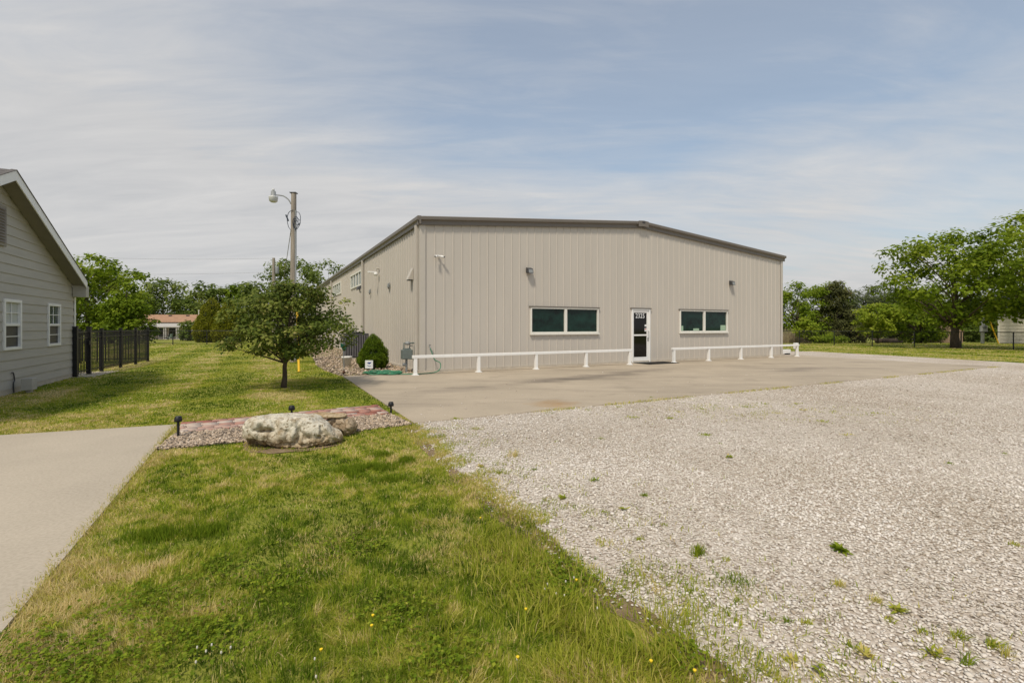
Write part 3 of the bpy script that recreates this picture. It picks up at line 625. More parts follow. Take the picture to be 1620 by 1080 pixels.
# hose bib + hose
r, z = FR(678.5, 548); o = W(r, -0.036, z)
t = thing('hose_bib', 'small brass hose tap on the front wall above the green hose', 'tap', o, BROT)
a = MB(); a.tube([(0, 0, 0), (0, -0.08, 0), (0, -0.11, -0.05)], 0.02, 8); a.tube([(0, -0.07, 0), (0, -0.07, 0.05)], 0.01, 6); a.build('spout', m_grey, t)
a = MB(); a.tube([(0, -0.07, 0.045), (0, -0.07, 0.058)], 0.035, 10); a.build('valve_wheel', m_dkgrey, t)
hs = [W(r, -0.147, z - 0.05), W(r + 0.03, -0.17, z - 0.15), W(r + 0.12, -0.2, z - 0.4), W(r + 0.28, -0.24, 0.32), W(r + 0.26, -0.3, 0.14), W(r + 0.05, -0.4, 0.045), W(r - 0.5, -0.5, 0.037), W(r - 1.0, -0.35, 0.037)]
rg = random.Random(8); hs2 = []
cc = W(-1.15, 0.02)
for k in range(60):
    a_ = k * 0.62; rr = 0.34 + 0.10 * math.sin(k * 1.3); e = Vector((cc.x + math.cos(a_) * rr * 1.5 * 0.9 + rg.uniform(-.05, .05), cc.y + math.sin(a_) * rr * 0.8 + rg.uniform(-.04, .04), 0.04 + 0.10 * (k % 7) / 7 * (0.6 + 0.4 * rg.random())))
    hs2.append(e)
def smooth_path(pts, n=4):
    out = []; P_ = [Vector(p) for p in pts]
    for i in range(len(P_) - 1):
        p0, p1, p2, p3 = P_[max(i - 1, 0)], P_[i], P_[i + 1], P_[min(i + 2, len(P_) - 1)]
        for k in range(n):
            u = k / n; out.append(0.5 * ((2 * p1) + (p2 - p0) * u + (2 * p0 - 5 * p1 + 4 * p2 - p3) * u * u + (3 * p1 - p0 - 3 * p2 + p3) * u ** 3))
    return out + [P_[-1]]
hb = MB(); hb.tube(smooth_path(hs + hs2), 0.014, 6); tag(hb.build('garden_hose', m_hose, None, smooth=True), 'green garden hose hanging from the tap and heaped on the ground by the corner', 'garden hose')

# AC unit, white electrical box
o = W(-1.15, SD(566, 560, 0.6)[0], 0.01)
t = thing('air_conditioner', 'dark grey louvred air conditioner unit standing behind the cone shaped bush', 'air conditioner', o, BROT)
MB().box(-0.05, 1.0, -0.45, 0.55, 0.0, 0.06).build('pad', m_found, t)
a = MB(); a.box(0, 0.95, -0.4, 0.5, 0.061, 1.12); a.build('cabinet', m_dkgrey, t, bevel=0.02)
a = MB()
for k in range(9): x = 0.05 + k * 0.1; a.box(x, x + 0.045, -0.43, -0.4005, 0.12, 1.05)
for k in range(8): y = -0.34 + k * 0.1; a.box(-0.03, -0.0005, y, y + 0.045, 0.12, 1.05)
a.build('louvre_panel', mat('mid_grey_louvre', (0.14, 0.135, 0.145), 0.5), t)
a = MB(); a.lathe([(0.38, 0.0), (0.36, 0.05), (0.1, 0.07), (0.0, 0.07)], (0.475, 0.05, 1.121), 20); a.build('fan_grille', m_black, t, smooth=True)
t = side_thing(569.5, 530, 'electrical_box', 'white electrical box with a grey cover on the side wall above the air conditioner', 'electrical box')
MB().box(-0.16, 0, -0.28, 0.28, -0.2, 0.2).build('box', m_white, t, bevel=0.01); MB().box(-0.185, -0.1605, -0.2, 0.2, -0.14, 0.14).build('cover', m_grey, t, bevel=0.008)

# bits at the right end of the rail
o = W(18.28, 0.55, 0.02); t = thing('white_curb_block', 'low white painted beam on the ground at the far right building corner', 'curb beam', o, BROT)
MB().box(0.0, 1.05, -0.1, 0.1, 0.06, 0.25).build('beam', m_white, t, bevel=0.01); MB().box(0.05, 0.2, -0.1, 0.1, 0, 0.059).build('foot', m_dkgrey, t); MB().box(0.85, 1.0, -0.1, 0.1, 0, 0.059).build('foot', m_dkgrey, t)
o = W(19.02, 0.0, 0.02); t = thing('outlet_pedestal', 'white outlet box on a thin post behind the rail end', 'outlet box', o, BROT)
MB().box(-0.03, 0.03, -0.03, 0.03, 0, 0.3).build('post', m_grey, t); bx = MB().box(-0.1, 0.1, -0.07, 0.07, 0.301, 0.6).build('box', m_white, t, bevel=0.01)
MB().box(-0.03, 0.03, -0.078, -0.0705, 0.42, 0.5).build('socket', m_dkgrey, bx)

# ------------------------------------------------------------------ neighbouring house (left)
hX, hY = P(117.5, 596); HROT = math.atan2(ey.y, ey.x) 
# local axes of the house: +x runs away from the camera along the gable wall towards its far corner, +y points into the house (to the left)
hd = Vector((-0.46, 0.888)); hd.normalize(); HROT = math.atan2(hd.y, hd.x)
HLEN, HE = 10.0, 2.62
H = thing('house', 'house with taupe lap siding, white trimmed windows and a gable end facing the lawn', 'house', (hX, hY, 0), HROT)
def HW(u, v, z=0): return Vector((hX + hd.x * u - hd.y * v, hY + hd.y * u + hd.x * v, z))
def HP(px, py, off=0.0):                            # pixel on gable wall -> u (negative = nearer), z
    k = (px - CX) / FPX; o_ = HW(0, -off); u = (k * o_.y - o_.x) / (hd.x - k * hd.y); Y = o_.y + hd.y * u; return u, Z_at(py, Y)
m_lap = mat('taupe_lap_siding', (0.44, 0.415, 0.37), 0.65, var=0.06, scale=3, bump=0.15, bscale=25, stretch=(0.3, 1, 3))
ur_, zr0_ = HP(24.5, 269, 0.33); ue_, ze0_ = HP(137, 444, 0.33)
HWID = -2 * ur_; SLOPE = (zr0_ - ze0_) / (ue_ - ur_); HR = zr0_ - 0.13; HE = HR - SLOPE * HWID / 2
hw1 = (HP(2.8, 500)[0], HP(31, 500)[0]); z1a, z1b = HP(31, 552.0)[1], HP(31, 475)[1]
hw2 = (HP(73.7, 500)[0], HP(93.5, 500)[0]); z2a, z2b = z1a, z1b
# lap boards, each course a tapered board across the gable, with the windows cut out
lap = MB(); cb = 0.205; z = 0.12; wins = [(hw1[0], hw1[1], z1a, z1b), (hw2[0], hw2[1], z2a, z2b)]
def half_at(z): return HWID / 2 if z <= HE else max(0.0, (HR - z) / SLOPE)
while z < HR - 0.02:
    zt = min(z + cb, HR); h0, h1 = half_at(z), half_at(zt); c0 = -HWID / 2
    spans = [(c0 - h0, c0 + h0, c0 - h1, c0 + h1)]
    for (a0, a1, q0, q1) in wins:
        if q0 < zt - 1e-4 and q1 > z + 1e-4:
            zc0 = zt if q0 <= z else q0
            new = []
            for s in spans:
                if s[0] < a0 and s[1] > a1: new += [(s[0], a0, s[2], a0), (a1, s[1], a1, s[3])]
                else: new.append(s)
            spans = new
            for lo, hi in ((z, min(q0, zt)), (max(q1, z), zt)):      # sliver of board above or below the opening
                if hi - lo > 0.005:
                    fo = lambda zz_: -0.018 * (1 - (zz_ - z) / cb) - 0.004
                    lap.add([(a0, fo(lo), lo), (a1, fo(lo), lo), (a1, fo(hi), hi), (a0, fo(hi), hi)], [(0, 1, 2, 3)])
    for s in spans:
        lap.add([(s[0], -0.022, z), (s[1], -0.022, z), (s[3], -0.004, zt), (s[2], -0.004, zt), (s[0], 0.0, z), (s[1], 0.0, z)], [(0, 1, 2, 3), (0, 1, 5, 4)])
    z = zt
lap.build('siding', m_lap, H)
wl = MB(); wl.add([(-HWID, 0.1, -0.05), (0, 0.1, -0.05), (0, 0.1, HE), (-HWID / 2, 0.1, HR - 0.02), (-HWID, 0.1, HE)], [(0, 1, 2, 3, 4)])
wl.box(-0.1, 0, 0.0, HLEN, -0.05, HE); wl.box(-HWID, -HWID + 0.1, 0.0, HLEN, -0.05, HE); wl.build('wall', m_lap, H)
MB().box(-HWID, 0.0, -0.012, 0.09, -0.1, 0.118).build('foundation', m_found, H)
MB().box(-0.09, 0.025, -0.03, -0.0221, 0.1, HE - 0.03).build('corner_board', m_white, H)
# roof
ro = MB(); ov, oe = 0.32, ue_; sl = SLOPE
zr = lambda u: HR + 0.08 - sl * abs(u + HWID / 2)
for ua, ub in ((-HWID - oe, -HWID / 2), (-HWID / 2, oe)):
    v = [(ua, -ov, zr(ua)), (ub, -ov, zr(ub)), (ub, HLEN, zr(ub)), (ua, HLEN, zr(ua))]
    ro.add(v + [(x, y, z_ + 0.05) for x, y, z_ in v], [(0, 1, 2, 3), (4, 5, 6, 7), (0, 1, 5, 4), (1, 2, 6, 5), (2, 3, 7, 6), (3, 0, 4, 7)])
roofo = ro.build('roof', m_roofd, H)
fa = MB()
for ua, ub in ((-HWID - oe, -HWID / 2), (-HWID / 2, oe)):
    fa.sweep([(0, -0.02, -0.16), (0, 0.0, -0.16), (0, 0.0, 0.046), (0, -0.02, 0.046)], (ua, -ov - 0.001, zr(ua)), (ub, -ov - 0.001, zr(ub)))
fa.build('fascia', m_white, roofo)
dk = MB()
for ua, ub in ((-HWID - oe, -HWID / 2), (-HWID / 2, oe)):
    dk.sweep([(0, -0.035, 0.047), (0, 0.05, 0.052), (0, 0.05, 0.064), (0, -0.035, 0.06)], (ua, -ov - 0.001, zr(ua)), (ub, -ov - 0.001, zr(ub)))
dk.build('drip_edge', m_roofd, roofo)
so = MB()
for ua, ub in ((-HWID - oe, -HWID / 2), (-HWID / 2, oe)):
    v = [(ua, -ov, zr(ua) - 0.1), (ub, -ov, zr(ub) - 0.1), (ub, -0.022, zr(ub) - 0.1), (ua, -0.022, zr(ua) - 0.1)]
    so.add(v + [(x, y, z_ + 0.012) for x, y, z_ in v], [(0, 1, 2, 3), (4, 5, 6, 7), (0, 1, 5, 4), (1, 2, 6, 5), (2, 3, 7, 6), (3, 0, 4, 7)])
so.build('soffit', mat('tan_soffit', (0.24, 0.215, 0.18), 0.7, var=0.06), roofo)
er = MB(); er.box(0.03, oe, -ov + 0.002, -0.024, HE - 0.24, zr(oe) - 0.10); er.build('eave_return', m_lap, roofo)
gt = MB(); gt.sweep([(0.0, 0, -0.12), (0.10, 0, -0.10), (0.12, 0, 0.03), (0.10, 0, 0.03), (0.085, 0, -0.085), (0, 0, -0.10)], (oe + 0.002, -ov, zr(oe) - 0.02), (oe + 0.002, HLEN, zr(oe) - 0.02)); gt.build('gutter', m_white, roofo)
# gable vent
vu = -HWID / 2; vz = HR - 0.98; vt = MB(); vt.box(vu - 0.42, vu + 0.42, -0.055, -0.0225, vz - 0.42, vz + 0.42)
vto = vt.build('gable_vent', mat('taupe_vent_frame', (0.26, 0.235, 0.2), 0.6), H, bevel=0.006)
lv = MB()
for k in range(12):
    zz_ = vz - 0.35 + k * 0.06; lv.add([(vu - .35, -.085, zz_), (vu + .35, -.085, zz_), (vu + .35, -.0565, zz_ + .05), (vu - .35, -.0565, zz_ + .05)], [(0, 1, 2, 3)])
lv.build('louvres', mat('taupe_louvre', (0.22, 0.19, 0.16), 0.6), vto)
# double-hung windows
m_curtain = mat('pale_curtain', (0.50, 0.51, 0.47), 0.8, var=0.15, scale=12, stretch=(8, 1, 0.3))
m_screen = mat('dark_window_screen', (0.045, 0.043, 0.04), 0.5, var=0.15)
for i, (ua, ub, za, zb) in enumerate(wins):
    f = MB(); t_ = 0.065; y0, y1 = -0.045, 0.06
    f.box(ua, ub, y0, y1, zb - t_, zb); f.box(ua, ub, y0, y1, za, za + t_); f.box(ua, ua + t_, y0, y1, za + t_, zb - t_); f.box(ub - t_, ub, y0, y1, za + t_, zb - t_)
    zm_ = (za + zb) / 2; f.box(ua + t_, ub - t_, y0 + 0.01, y1, zm_ - 0.03, zm_ + 0.03)
    wo_ = f.build('window', m_white, H, bevel=0.005)
    mu = MB(); um = (ua + ub) / 2
    for zz_ in ((zm_ + 0.03 + zb - t_) / 2, (zm_ - 0.03 + za + t_) / 2):
        mu.box(ua + t_, ub - t_, -0.012, 0.004, zz_ - 0.009, zz_ + 0.009)
    mu.box(um - 0.009, um + 0.009, -0.0125, 0.0035, zm_ + 0.03, zb - t_)
    mu.build('muntins', m_white, wo_)
    MB().box(ua + t_, ub - t_, 0.008, 0.02, zm_ + 0.03, zb - t_).build('upper_pane', m_curtain if i == 0 else mat('sky_reflecting_glass', (0.05, 0.07, 0.05), 0.04, var=0.6, scale=6), wo_)
    MB().box(ua + t_, ub - t_, 0.008, 0.02, za + t_, zm_ - 0.03).build('lower_pane', m_screen, wo_)
# small utility box against the house, cable
u, z = HP(45.5, 607, 0.25); o = HW(u, -0.26, 0)
t = thing('utility_box', 'small taupe utility box on a stub pipe at the foot of the house wall', 'utility box', o, HROT)
MB().box(-0.13, 0.13, -0.09, 0.1, 0.06, 0.32).build('box', m_lap, t, bevel=0.012); MB().tube([(0, 0, 0), (0, 0, 0.06)], 0.06, 10).build('stub_pipe', m_found, t)
u, z = HP(18, 607); cbm = MB(); cbm.tube(smooth_path([HW(u, -0.04, 0.02), HW(u - 0.02, -0.04, 0.22), HW(u + 0.03, -0.04, 0.3), HW(u - 0.03, -0.04, 0.45), HW(u - 0.08, -0.035, 0.46)]), 0.012, 6)
tag(cbm.build('wall_cable', m_dkgrey, None), 'thin dark cable running down the foot of the house siding', 'cable')

# ------------------------------------------------------------------ black metal fence and gate
fo0 = Vector(P(119.5, 596.7)); fd_ = Vector((-14.86, 19.5)) - fo0; FLEN = fd_.length; fd_.normalize(); FROT = math.atan2(fd_.y, fd_.x)
def FWp(u, v=0.0, z=0): return Vector((fo0.x + fd_.x * u - fd_.y * v, fo0.y + fd_.y * u + fd_.x * v, z))
FH = 1.36
def panel(name, u0, u1, parent, along='x', off=0.0, zb=0.07, zt=None, step=0.09):
    zt = zt or FH - 0.1; a = MB()
    def bx(p0, p1, q, w, z0, z1):
        if along == 'x': a.box(p0, p1, q - w, q + w, z0, z1)
        else: a.box(q - w, q + w, p0, p1, z0, z1)
    for zz_ in (zb + 0.06, zt - 0.16, zt): bx(u0, u1, off, 0.014, zz_, zz_ + 0.032)
    n = max(1, int((u1 - u0) / step))
    for k in range(n):
        c = u0 + (u1 - u0) * (k + 0.5) / n; bx(c - 0.0085, c + 0.0085, off, 0.0085, zb, zt + 0.03)
    return a.build(name, m_black, parent)
t = thing('metal_gate', 'black metal picket gate between the house corner and the fence', 'gate', FWp(0), FROT)
for u in (0.0, 0.88):
    p = MB().box(u - 0.05, u + 0.05, -0.05, 0.05, 0, FH + 0.06).build('post', m_black, t)
    MB().box(u - 0.06, u + 0.06, -0.06, 0.06, FH + 0.061, FH + 0.09).build('post_cap', m_black, p)
panel('gate_panel', 0.06, 0.82, t); MB().box(0.74, 0.86, -0.06, 0.02, 0.9, 1.02).build('latch', m_black, t)
t = thing('metal_fence', 'black metal picket fence running back from the gate round a yard', 'fence', FWp(0), FROT)
us_ = [1.80, 3.42, 4.95, FLEN]
for u in us_:
    p = MB().box(u - 0.04, u + 0.04, -0.04, 0.04, 0, FH).build('post', m_black, t); MB().box(u - 0.05, u + 0.05, -0.05, 0.05, FH + 0.001, FH + 0.03).build('post_cap', m_black, p)
for u0, u1 in zip([0.94] + us_[:-1], us_): panel('picket_panel', u0 + 0.045, u1 - 0.045, t)
for k in range(3):
    v0 = 2.2 * (k + 1); p = MB().box(FLEN - .04, FLEN + .04, v0 - 0.04, v0 + 0.04, 0, FH).build('post', m_black, t)
    panel('picket_panel', v0 - 2.2 + 0.045, v0 - 0.045, t, along='y', off=FLEN)
pd_ = MB(); c0 = FWp(0.45, -0.1); pd_.box(-0.6, 1.4, -0.35, 0.6, -0.05, 0.012); tag(pd_.build('gate_paving', m_drive, None, loc=(c0.x, c0.y, 0), rot=(0, 0, FROT)), kind='structure')

# ------------------------------------------------------------------ chain-link fences at the back
def chain_fence(pts, label, hgt=1.08, every=2.4, mesh_step=0.11):
    a0 = Vector(pts[0]); t = thing('chain_link_fence', label, 'fence', (a0.x, a0.y, terrain(a0.y)))
    fab = MB(); rail = MB(); first = True
    for p, q in zip(pts[:-1], pts[1:]):
        p, q = Vector(p), Vector(q); L_ = (q - p).length; n = max(1, int(round(L_ / every))); d_ = (q - p) / L_
        for k in range(n + 1):
            if k == 0 and not first: continue
            c = p + d_ * (L_ * k / n); z0 = terrain(c.y) - terrain(a0.y); x, y = c.x - a0.x, c.y - a0.y
            MB().tube([(x, y, z0 - 0.05), (x, y, z0 + hgt + 0.02)], 0.033, 8).build('post', m_black, t)
        za, zb = terrain(p.y) - terrain(a0.y), terrain(q.y) - terrain(a0.y); A = Vector((p.x - a0.x, p.y - a0.y, za)); Bq = Vector((q.x - a0.x, q.y - a0.y, zb))
        rail.tube([A + Vector((0, 0, hgt)), Bq + Vector((0, 0, hgt))], 0.022, 6)
        m_ = int(L_ / mesh_step)
        for k in range(-int(hgt / mesh_step), m_):
            for sgn in (1, -1):
                s0 = k * mesh_step; s1 = s0 + hgt; e0, e1 = max(s0, 0), min(s1, L_)
                if e1 - e0 < 0.02: continue
                h0, h1 = (e0 - s0), (e1 - s0)
                if sgn < 0: h0, h1 = hgt - h0, hgt - h1
                fab.tube([A.lerp(Bq, e0 / L_) + Vector((0, 0, h0 + 0.02)), A.lerp(Bq, e1 / L_) + Vector((0, 0, h1 + 0.02 - 0.03))], 0.0022, 3, cap=False)
        first = False
    rail.build('top_rail', m_black, t); fab.build('mesh_fabric', m_black, t); return t
chain_fence([(21.0, 39.2), (31.9, 27.2)], 'black chain link fence across the right lawn in front of the trees')
chain_fence([(-34.0, 36.8), (-21.0, 37.0)], 'black chain link fence at the back of the left lawn')

# ------------------------------------------------------------------ poles
py_, px_ = 19.2, X_at(464, 19.2)
pole = thing('utility_pole', 'weathered wooden pole with a yard lamp on an arm behind the small tree', 'utility pole', (px_, py_, 0))
zt = Z_at(306, py_)
a = MB(); a.tube([(0, 0, -0.1), (0.0, 0, zt * 0.5), (0.02, 0, zt)], [0.125, 0.112, 0.098], 14); a.build('pole_shaft', m_polewood, pole, smooth=False)
a = MB(); a.tube([(0.115, -0.06, 0.1), (0.125, -0.06, zt - 0.7)], 0.035, 8); a.build('conduit', m_grey, pole)
a = MB(); a.box(-0.11, 0.14, -0.11, 0.11, zt + 0.001, zt + 0.03); a.build('pole_cap', m_dkgrey, pole)
az = Z_at(318, py_); lx = X_at(432.5, py_) - px_
a = MB(); a.tube(smooth_path([(-0.09, 0, az - 0.12), (-0.2, 0, az + 0.06), (-0.4, 0, az + 0.2), (lx + 0.12, 0, az + 0.24)]), 0.024, 8); a.build('lamp_arm', m_grey, pole, smooth=True)
a = MB(); a.lathe([(0.0, 0.22), (0.09, 0.2), (0.10, 0.0), (0.13, -0.02)], (lx, 0, az + 0.19), 16); lh = a.build('lamp_head', m_grey, pole, smooth=True)
a = MB(); a.lathe([(0.10, -0.24), (0.155, -0.2), (0.175, -0.05), (0.18, -0.02), (0.14, -0.005), (0.0, -0.005)], (lx, 0, az + 0.19), 18); a.build('lens', m_lens, lh, smooth=True)
a = MB(); a.lathe([(0.045, 0.0), (0.045, 0.08), (0.0, 0.09)], (lx, 0, az + 0.405), 10); a.build('photocell', m_lens, lh, smooth=True)
cz = Z_at(345, py_); cl = []
for k in range(34):
    an = k * 0.62; rx_ = 0.16 + 0.05 * math.sin(k * .9); cl.append((0.19 + 0.11 * math.sin(an) + 0.05 * math.sin(k * .37), -0.13 + 0.02 * math.sin(k), cz - 0.02 * k * 0.5 + 0.3 * math.cos(an) * (0.7 + .3 * math.sin(k * .5))))
a = MB(); a.tube(smooth_path(cl), 0.012, 6); a.tube(smooth_path([(0.05, -.12, cz + .3), (-0.12, -.12, cz + .2), (-0.2, -.1, cz - 0.05), (-0.15, -.1, cz - 0.35), (-0.05, -.12, cz - 0.5)]), 0.012, 6); a.tube([(-0.24, -.12, cz + .1), (-.14, -.12, cz - .14)], 0.03, 8)
a.build('cable_coil', mat('dark_blue_grey_cable', (0.03, 0.04, 0.06), 0.5), pole)
# drop wire down to the distant pole
fpy = 60.0; fpx = X_at(433, fpy); fpz = Z_at(408, fpy)
fp = thing('utility_pole', 'plain grey wooden pole far off behind the small tree, carrying the thin wires', 'utility pole', (fpx, fpy, terrain(fpy)))
a = MB(); a.tube([(0, 0, 0), (0, 0, fpz - terrain(fpy))], [0.2, 0.16], 10); a.build('pole_shaft', m_polewood, fp); a = MB(); a.lathe([(0.0, 0), (0.2, 0.0), (0.22, 0.1), (0.22, 0.8), (0.18, 0.9), (0, 0.92)], (0.42, 0, fpz - terrain(fpy) - 2.0), 12); a.build('transformer', m_grey, fp, smooth=True)
m_wire = mat('wire', (0.20, 0.20, 0.21), 0.6)
def sag(p, q, s, n=14):
    p, q = Vector(p), Vector(q); return [p.lerp(q, i / n) - Vector((0, 0, 4 * s * (i / n) * (1 - i / n))) for i in range(n + 1)]
for (y0, y1, lb) in ((401.5, 408.5, 'upper thin power wire crossing the sky left of the far pole'), (429, 430, 'lower thin power wire crossing the sky left of the far pole')):
    w_ = MB(); w_.tube(sag((X_at(20, 60), 60, Z_at(y0, 60)), (fpx, fpy, Z_at(y1, fpy)), 0.35), 0.010, 4); tag(w_.build('power_wire', m_wire, None), lb, 'wire')
w_ = MB(); w_.tube(sag((px_ - 0.1, py_, Z_at(365, py_)), (X_at(446.5, 34), 34, Z_at(452, 34)), 0.1), 0.014, 5); tag(w_.build('drop_wire', m_wire, None), 'slanting dark cable running down from the lamp pole behind the tree', 'wire')
# guy wire with yellow guard
gb = Vector((*P(473, 589), 0)); gtp = Vector((px_ + 0.1, py_ - 0.1, 5.4)); gd = (gtp - gb)
t = thing('guy_wire', 'steel guy wire of the lamp pole with a bright yellow guard tube', 'guy wire', gb)
MB().tube([(0, 0, 0), gd], 0.008, 5).build('wire', m_grey, t); g2 = Vector((X_at(471.3, gb.y + .5) - gb.x, 0.5, 2.1)); MB().tube([gd * 0.002, gd * 0.36], 0.036, 8).build('guard', m_yellow, t)

# ------------------------------------------------------------------ path lights, bed ornaments
def path_light(px, py, label, h=0.27):
    x, y = P(px, py); t = thing('path_light', label, 'path light', (x, y, 0.0), 0, 'black path lights by the brick walkway')
    MB().tube([(0, 0, -0.05), (0, 0, h - 0.075)], 0.016, 8).build('stake', m_black, t)
    a = MB(); a.lathe([(0.018, -0.072), (0.046, -0.07), (0.047, -0.045), (0.038, -0.006), (0.032, -0.001), (0.0, 0.0)], (0, 0, h), 14); a.build('shade', m_black, t, smooth=True)
path_light(282, 692.5, 'black path light at the corner of the concrete driveway', 0.285)
path_light(618.5, 656, 'black path light at the edge of the concrete apron', 0.215)
path_light(461.5, 667.5, 'black path light behind the white rock, only its top showing', 0.255)

x, y = P(548.5, 580.5); t = thing('planter_pot', 'white plastic pot on the pebble bed in front of the air conditioner', 'pot', (x, y, 0.02))
a = MB(); a.lathe([(0.13, 0.0), (0.17, 0.30), (0.185, 0.305), (0.188, 0.36), (0.165, 0.36), (0.16, 0.30)], (0, 0, 0), 22); a.build('pot', m_bucket, t, smooth=True); MB().lathe([(0.158, 0.0), (0.0, 0.01)], (0, 0, 0.30), 22).build('soil', m_soil, t)
x, y = P(544, 596.5); t = thing('garden_stake', 'thin garden stake with a green leaf ornament and a rusty ball', 'garden stake', (x, y, 0))
MB().tube([(0, 0, -.05), (0.0, 0, 0.5), (-0.02, 0, 0.9)], 0.011, 6).build('stake', m_grey, t)
a = MB(); pts = [(-0.10, 0.98), (0.02, 0.93), (0.07, 0.83), (0.04, 0.74), (-0.03, 0.78), (-0.09, 0.88)]; n_ = len(pts); a.add([(p[0], -0.02, p[1]) for p in pts] + [(p[0], 0.02, p[1]) for p in pts], [tuple(range(n_)), tuple(range(2 * n_ - 1, n_ - 1, -1))] + [(i, (i + 1) % n_, n_ + (i + 1) % n_, n_ + i) for i in range(n_)])
a.build('leaf_ornament', mat('dark_green_enamel', (0.02, 0.09, 0.06), 0.35), t, bevel=0.006)
a = MB(); a.lathe([(0, -.05), (.035, -.03), (.045, 0.0), (.03, .035), (.012, .06), (0, .07)], (0, 0, 0.14), 10); a.build('ball', m_rust, t, smooth=True)
x, y = X_at(584, 15.3), 15.3; t = thing('yard_sign', 'small white yard sign with a blue eagle emblem in front of the cone shaped bush', 'yard sign', (x, y, 0.0), R(-6))
MB().tube([(0, 0.012, -0.05), (0, 0.012, 0.3)], 0.008, 6).build('stake', m_grey, t)
a = MB(); a.box(-0.13, 0.13, -0.012, 0.0, 0.10, 0.36); sg = a.build('sign_panel', m_signw, t, bevel=0.004)
def flat(pts, y0, y1, name, m_, par):
    a = MB(); n_ = len(pts); a.add([(p[0], y0, p[1]) for p in pts] + [(p[0], y1, p[1]) for p in pts], [tuple(range(n_)), tuple(range(2 * n_ - 1, n_ - 1, -1))] + [(i, (i + 1) % n_, n_ + (i + 1) % n_, n_ + i) for i in range(n_)]); return a.build(name, m_, par)
flat([(-0.07, 0.27), (-0.03, 0.30), (0.02, 0.295), (0.09, 0.32), (0.05, 0.28), (0.085, 0.27), (0.03, 0.255), (0.0, 0.23), (-0.02, 0.26)], -0.0145, -0.0122, 'emblem', m_blue, sg)
flat([(-0.06, 0.215), (0.0, 0.18), (0.07, 0.19), (0.07, 0.175), (0.0, 0.16), (-0.065, 0.2)], -0.0145, -0.0122, 'emblem', m_blue, sg)

# ------------------------------------------------------------------ rocks
def rock(name, label, px, py, dims, seed, mat_, rz, prof, pits=0.05, zsink=0.03, cav=()):
    """boulder: a closed shell whose plan half-width and crest follow prof(u, a) and whose skin is pitted like weathered limestone"""
    x, y = P(px, py); NU, NA = 190, 120; s = Vector((seed, seed * 1.7, seed * 2.3)); V = []
    for i in range(NU + 1):
        u = -1 + 2 * i / NU; endr = max(0.0, 1 - abs(u) ** 5.0) ** 0.5
        hy, hz, cy = prof(u)
        for j in range(NA):
            an = 2 * math.pi * j / NA; c, d = math.cos(an), math.sin(an); e = 0.62
            qx, qy, qz = u, math.copysign(abs(c) ** e, c), math.copysign(abs(d) ** e, d)
            p = Vector((u * dims[0] / 2, cy * dims[1] / 2 + qy * hy * endr * dims[1] / 2, dims[2] * (0.5 + 0.5 * qz * endr) * hz if qz > 0 else dims[2] * 0.5 * (1 + qz * endr) * hz))
            nrm = Vector((u ** 5 * 1.2, qy, qz)).normalized(); w = p * (2.4)
            f = 0.045 * mnoise.noise(w * 1.2 + s) + 0.018 * mnoise.noise(w * 3.2 + s * 2) * (0.4 + max(0.0, -nrm.y))
            led = mnoise.noise(Vector((w.x * 1.0, w.y * 1.0, w.z * 5.5)) + s * 3); f += 0.035 * led
            front = max(0.0, -nrm.y); pit = mnoise.noise(w * 4.2 + s * 5); f -= max(0.0, pit - 0.18) * pits * 2.6 * (0.35 + front)
            pit2 = mnoise.noise(w * 10 + s * 7); f -= max(0.0, pit2 - 0.25) * pits * 1.0
            low = max(0.0, 1 - p.z / (dims[2] * 0.5)); f += mnoise.noise(w * 15 + s) * 0.010 * (0.4 + 1.8 * low) + mnoise.noise(w * 34 + s) * 0.005 * (.5 + low)
            f -= front * low * 0.05
            zf = p.z / dims[2]
            for (cu, cz, ru, rz_, dp) in cav:
                if p.y < 0: f -= dp * math.exp(-(((u - cu) / ru) ** 2 + ((zf - cz) / rz_) ** 2) ** 1.5)
            V.append(p + nrm * f * min(1.0, dims[1] / 0.5))
    F = []
    for i in range(NU):
        for j in range(NA): j2 = (j + 1) % NA; F.append((i * NA + j, i * NA + j2, (i + 1) * NA + j2, (i + 1) * NA + j))
    F.append(tuple(range(NA))); F.append(tuple(NU * NA + j for j in range(NA - 1, -1, -1)))
    mb = MB(); mb.v = [tuple(v) for v in V]; mb.f = F; o = mb.build(name, mat_, None, smooth=True)
    o.location = (x, y, -zsink); o.rotation_euler = (0, 0, rz); return tag(o, label, 'rock')
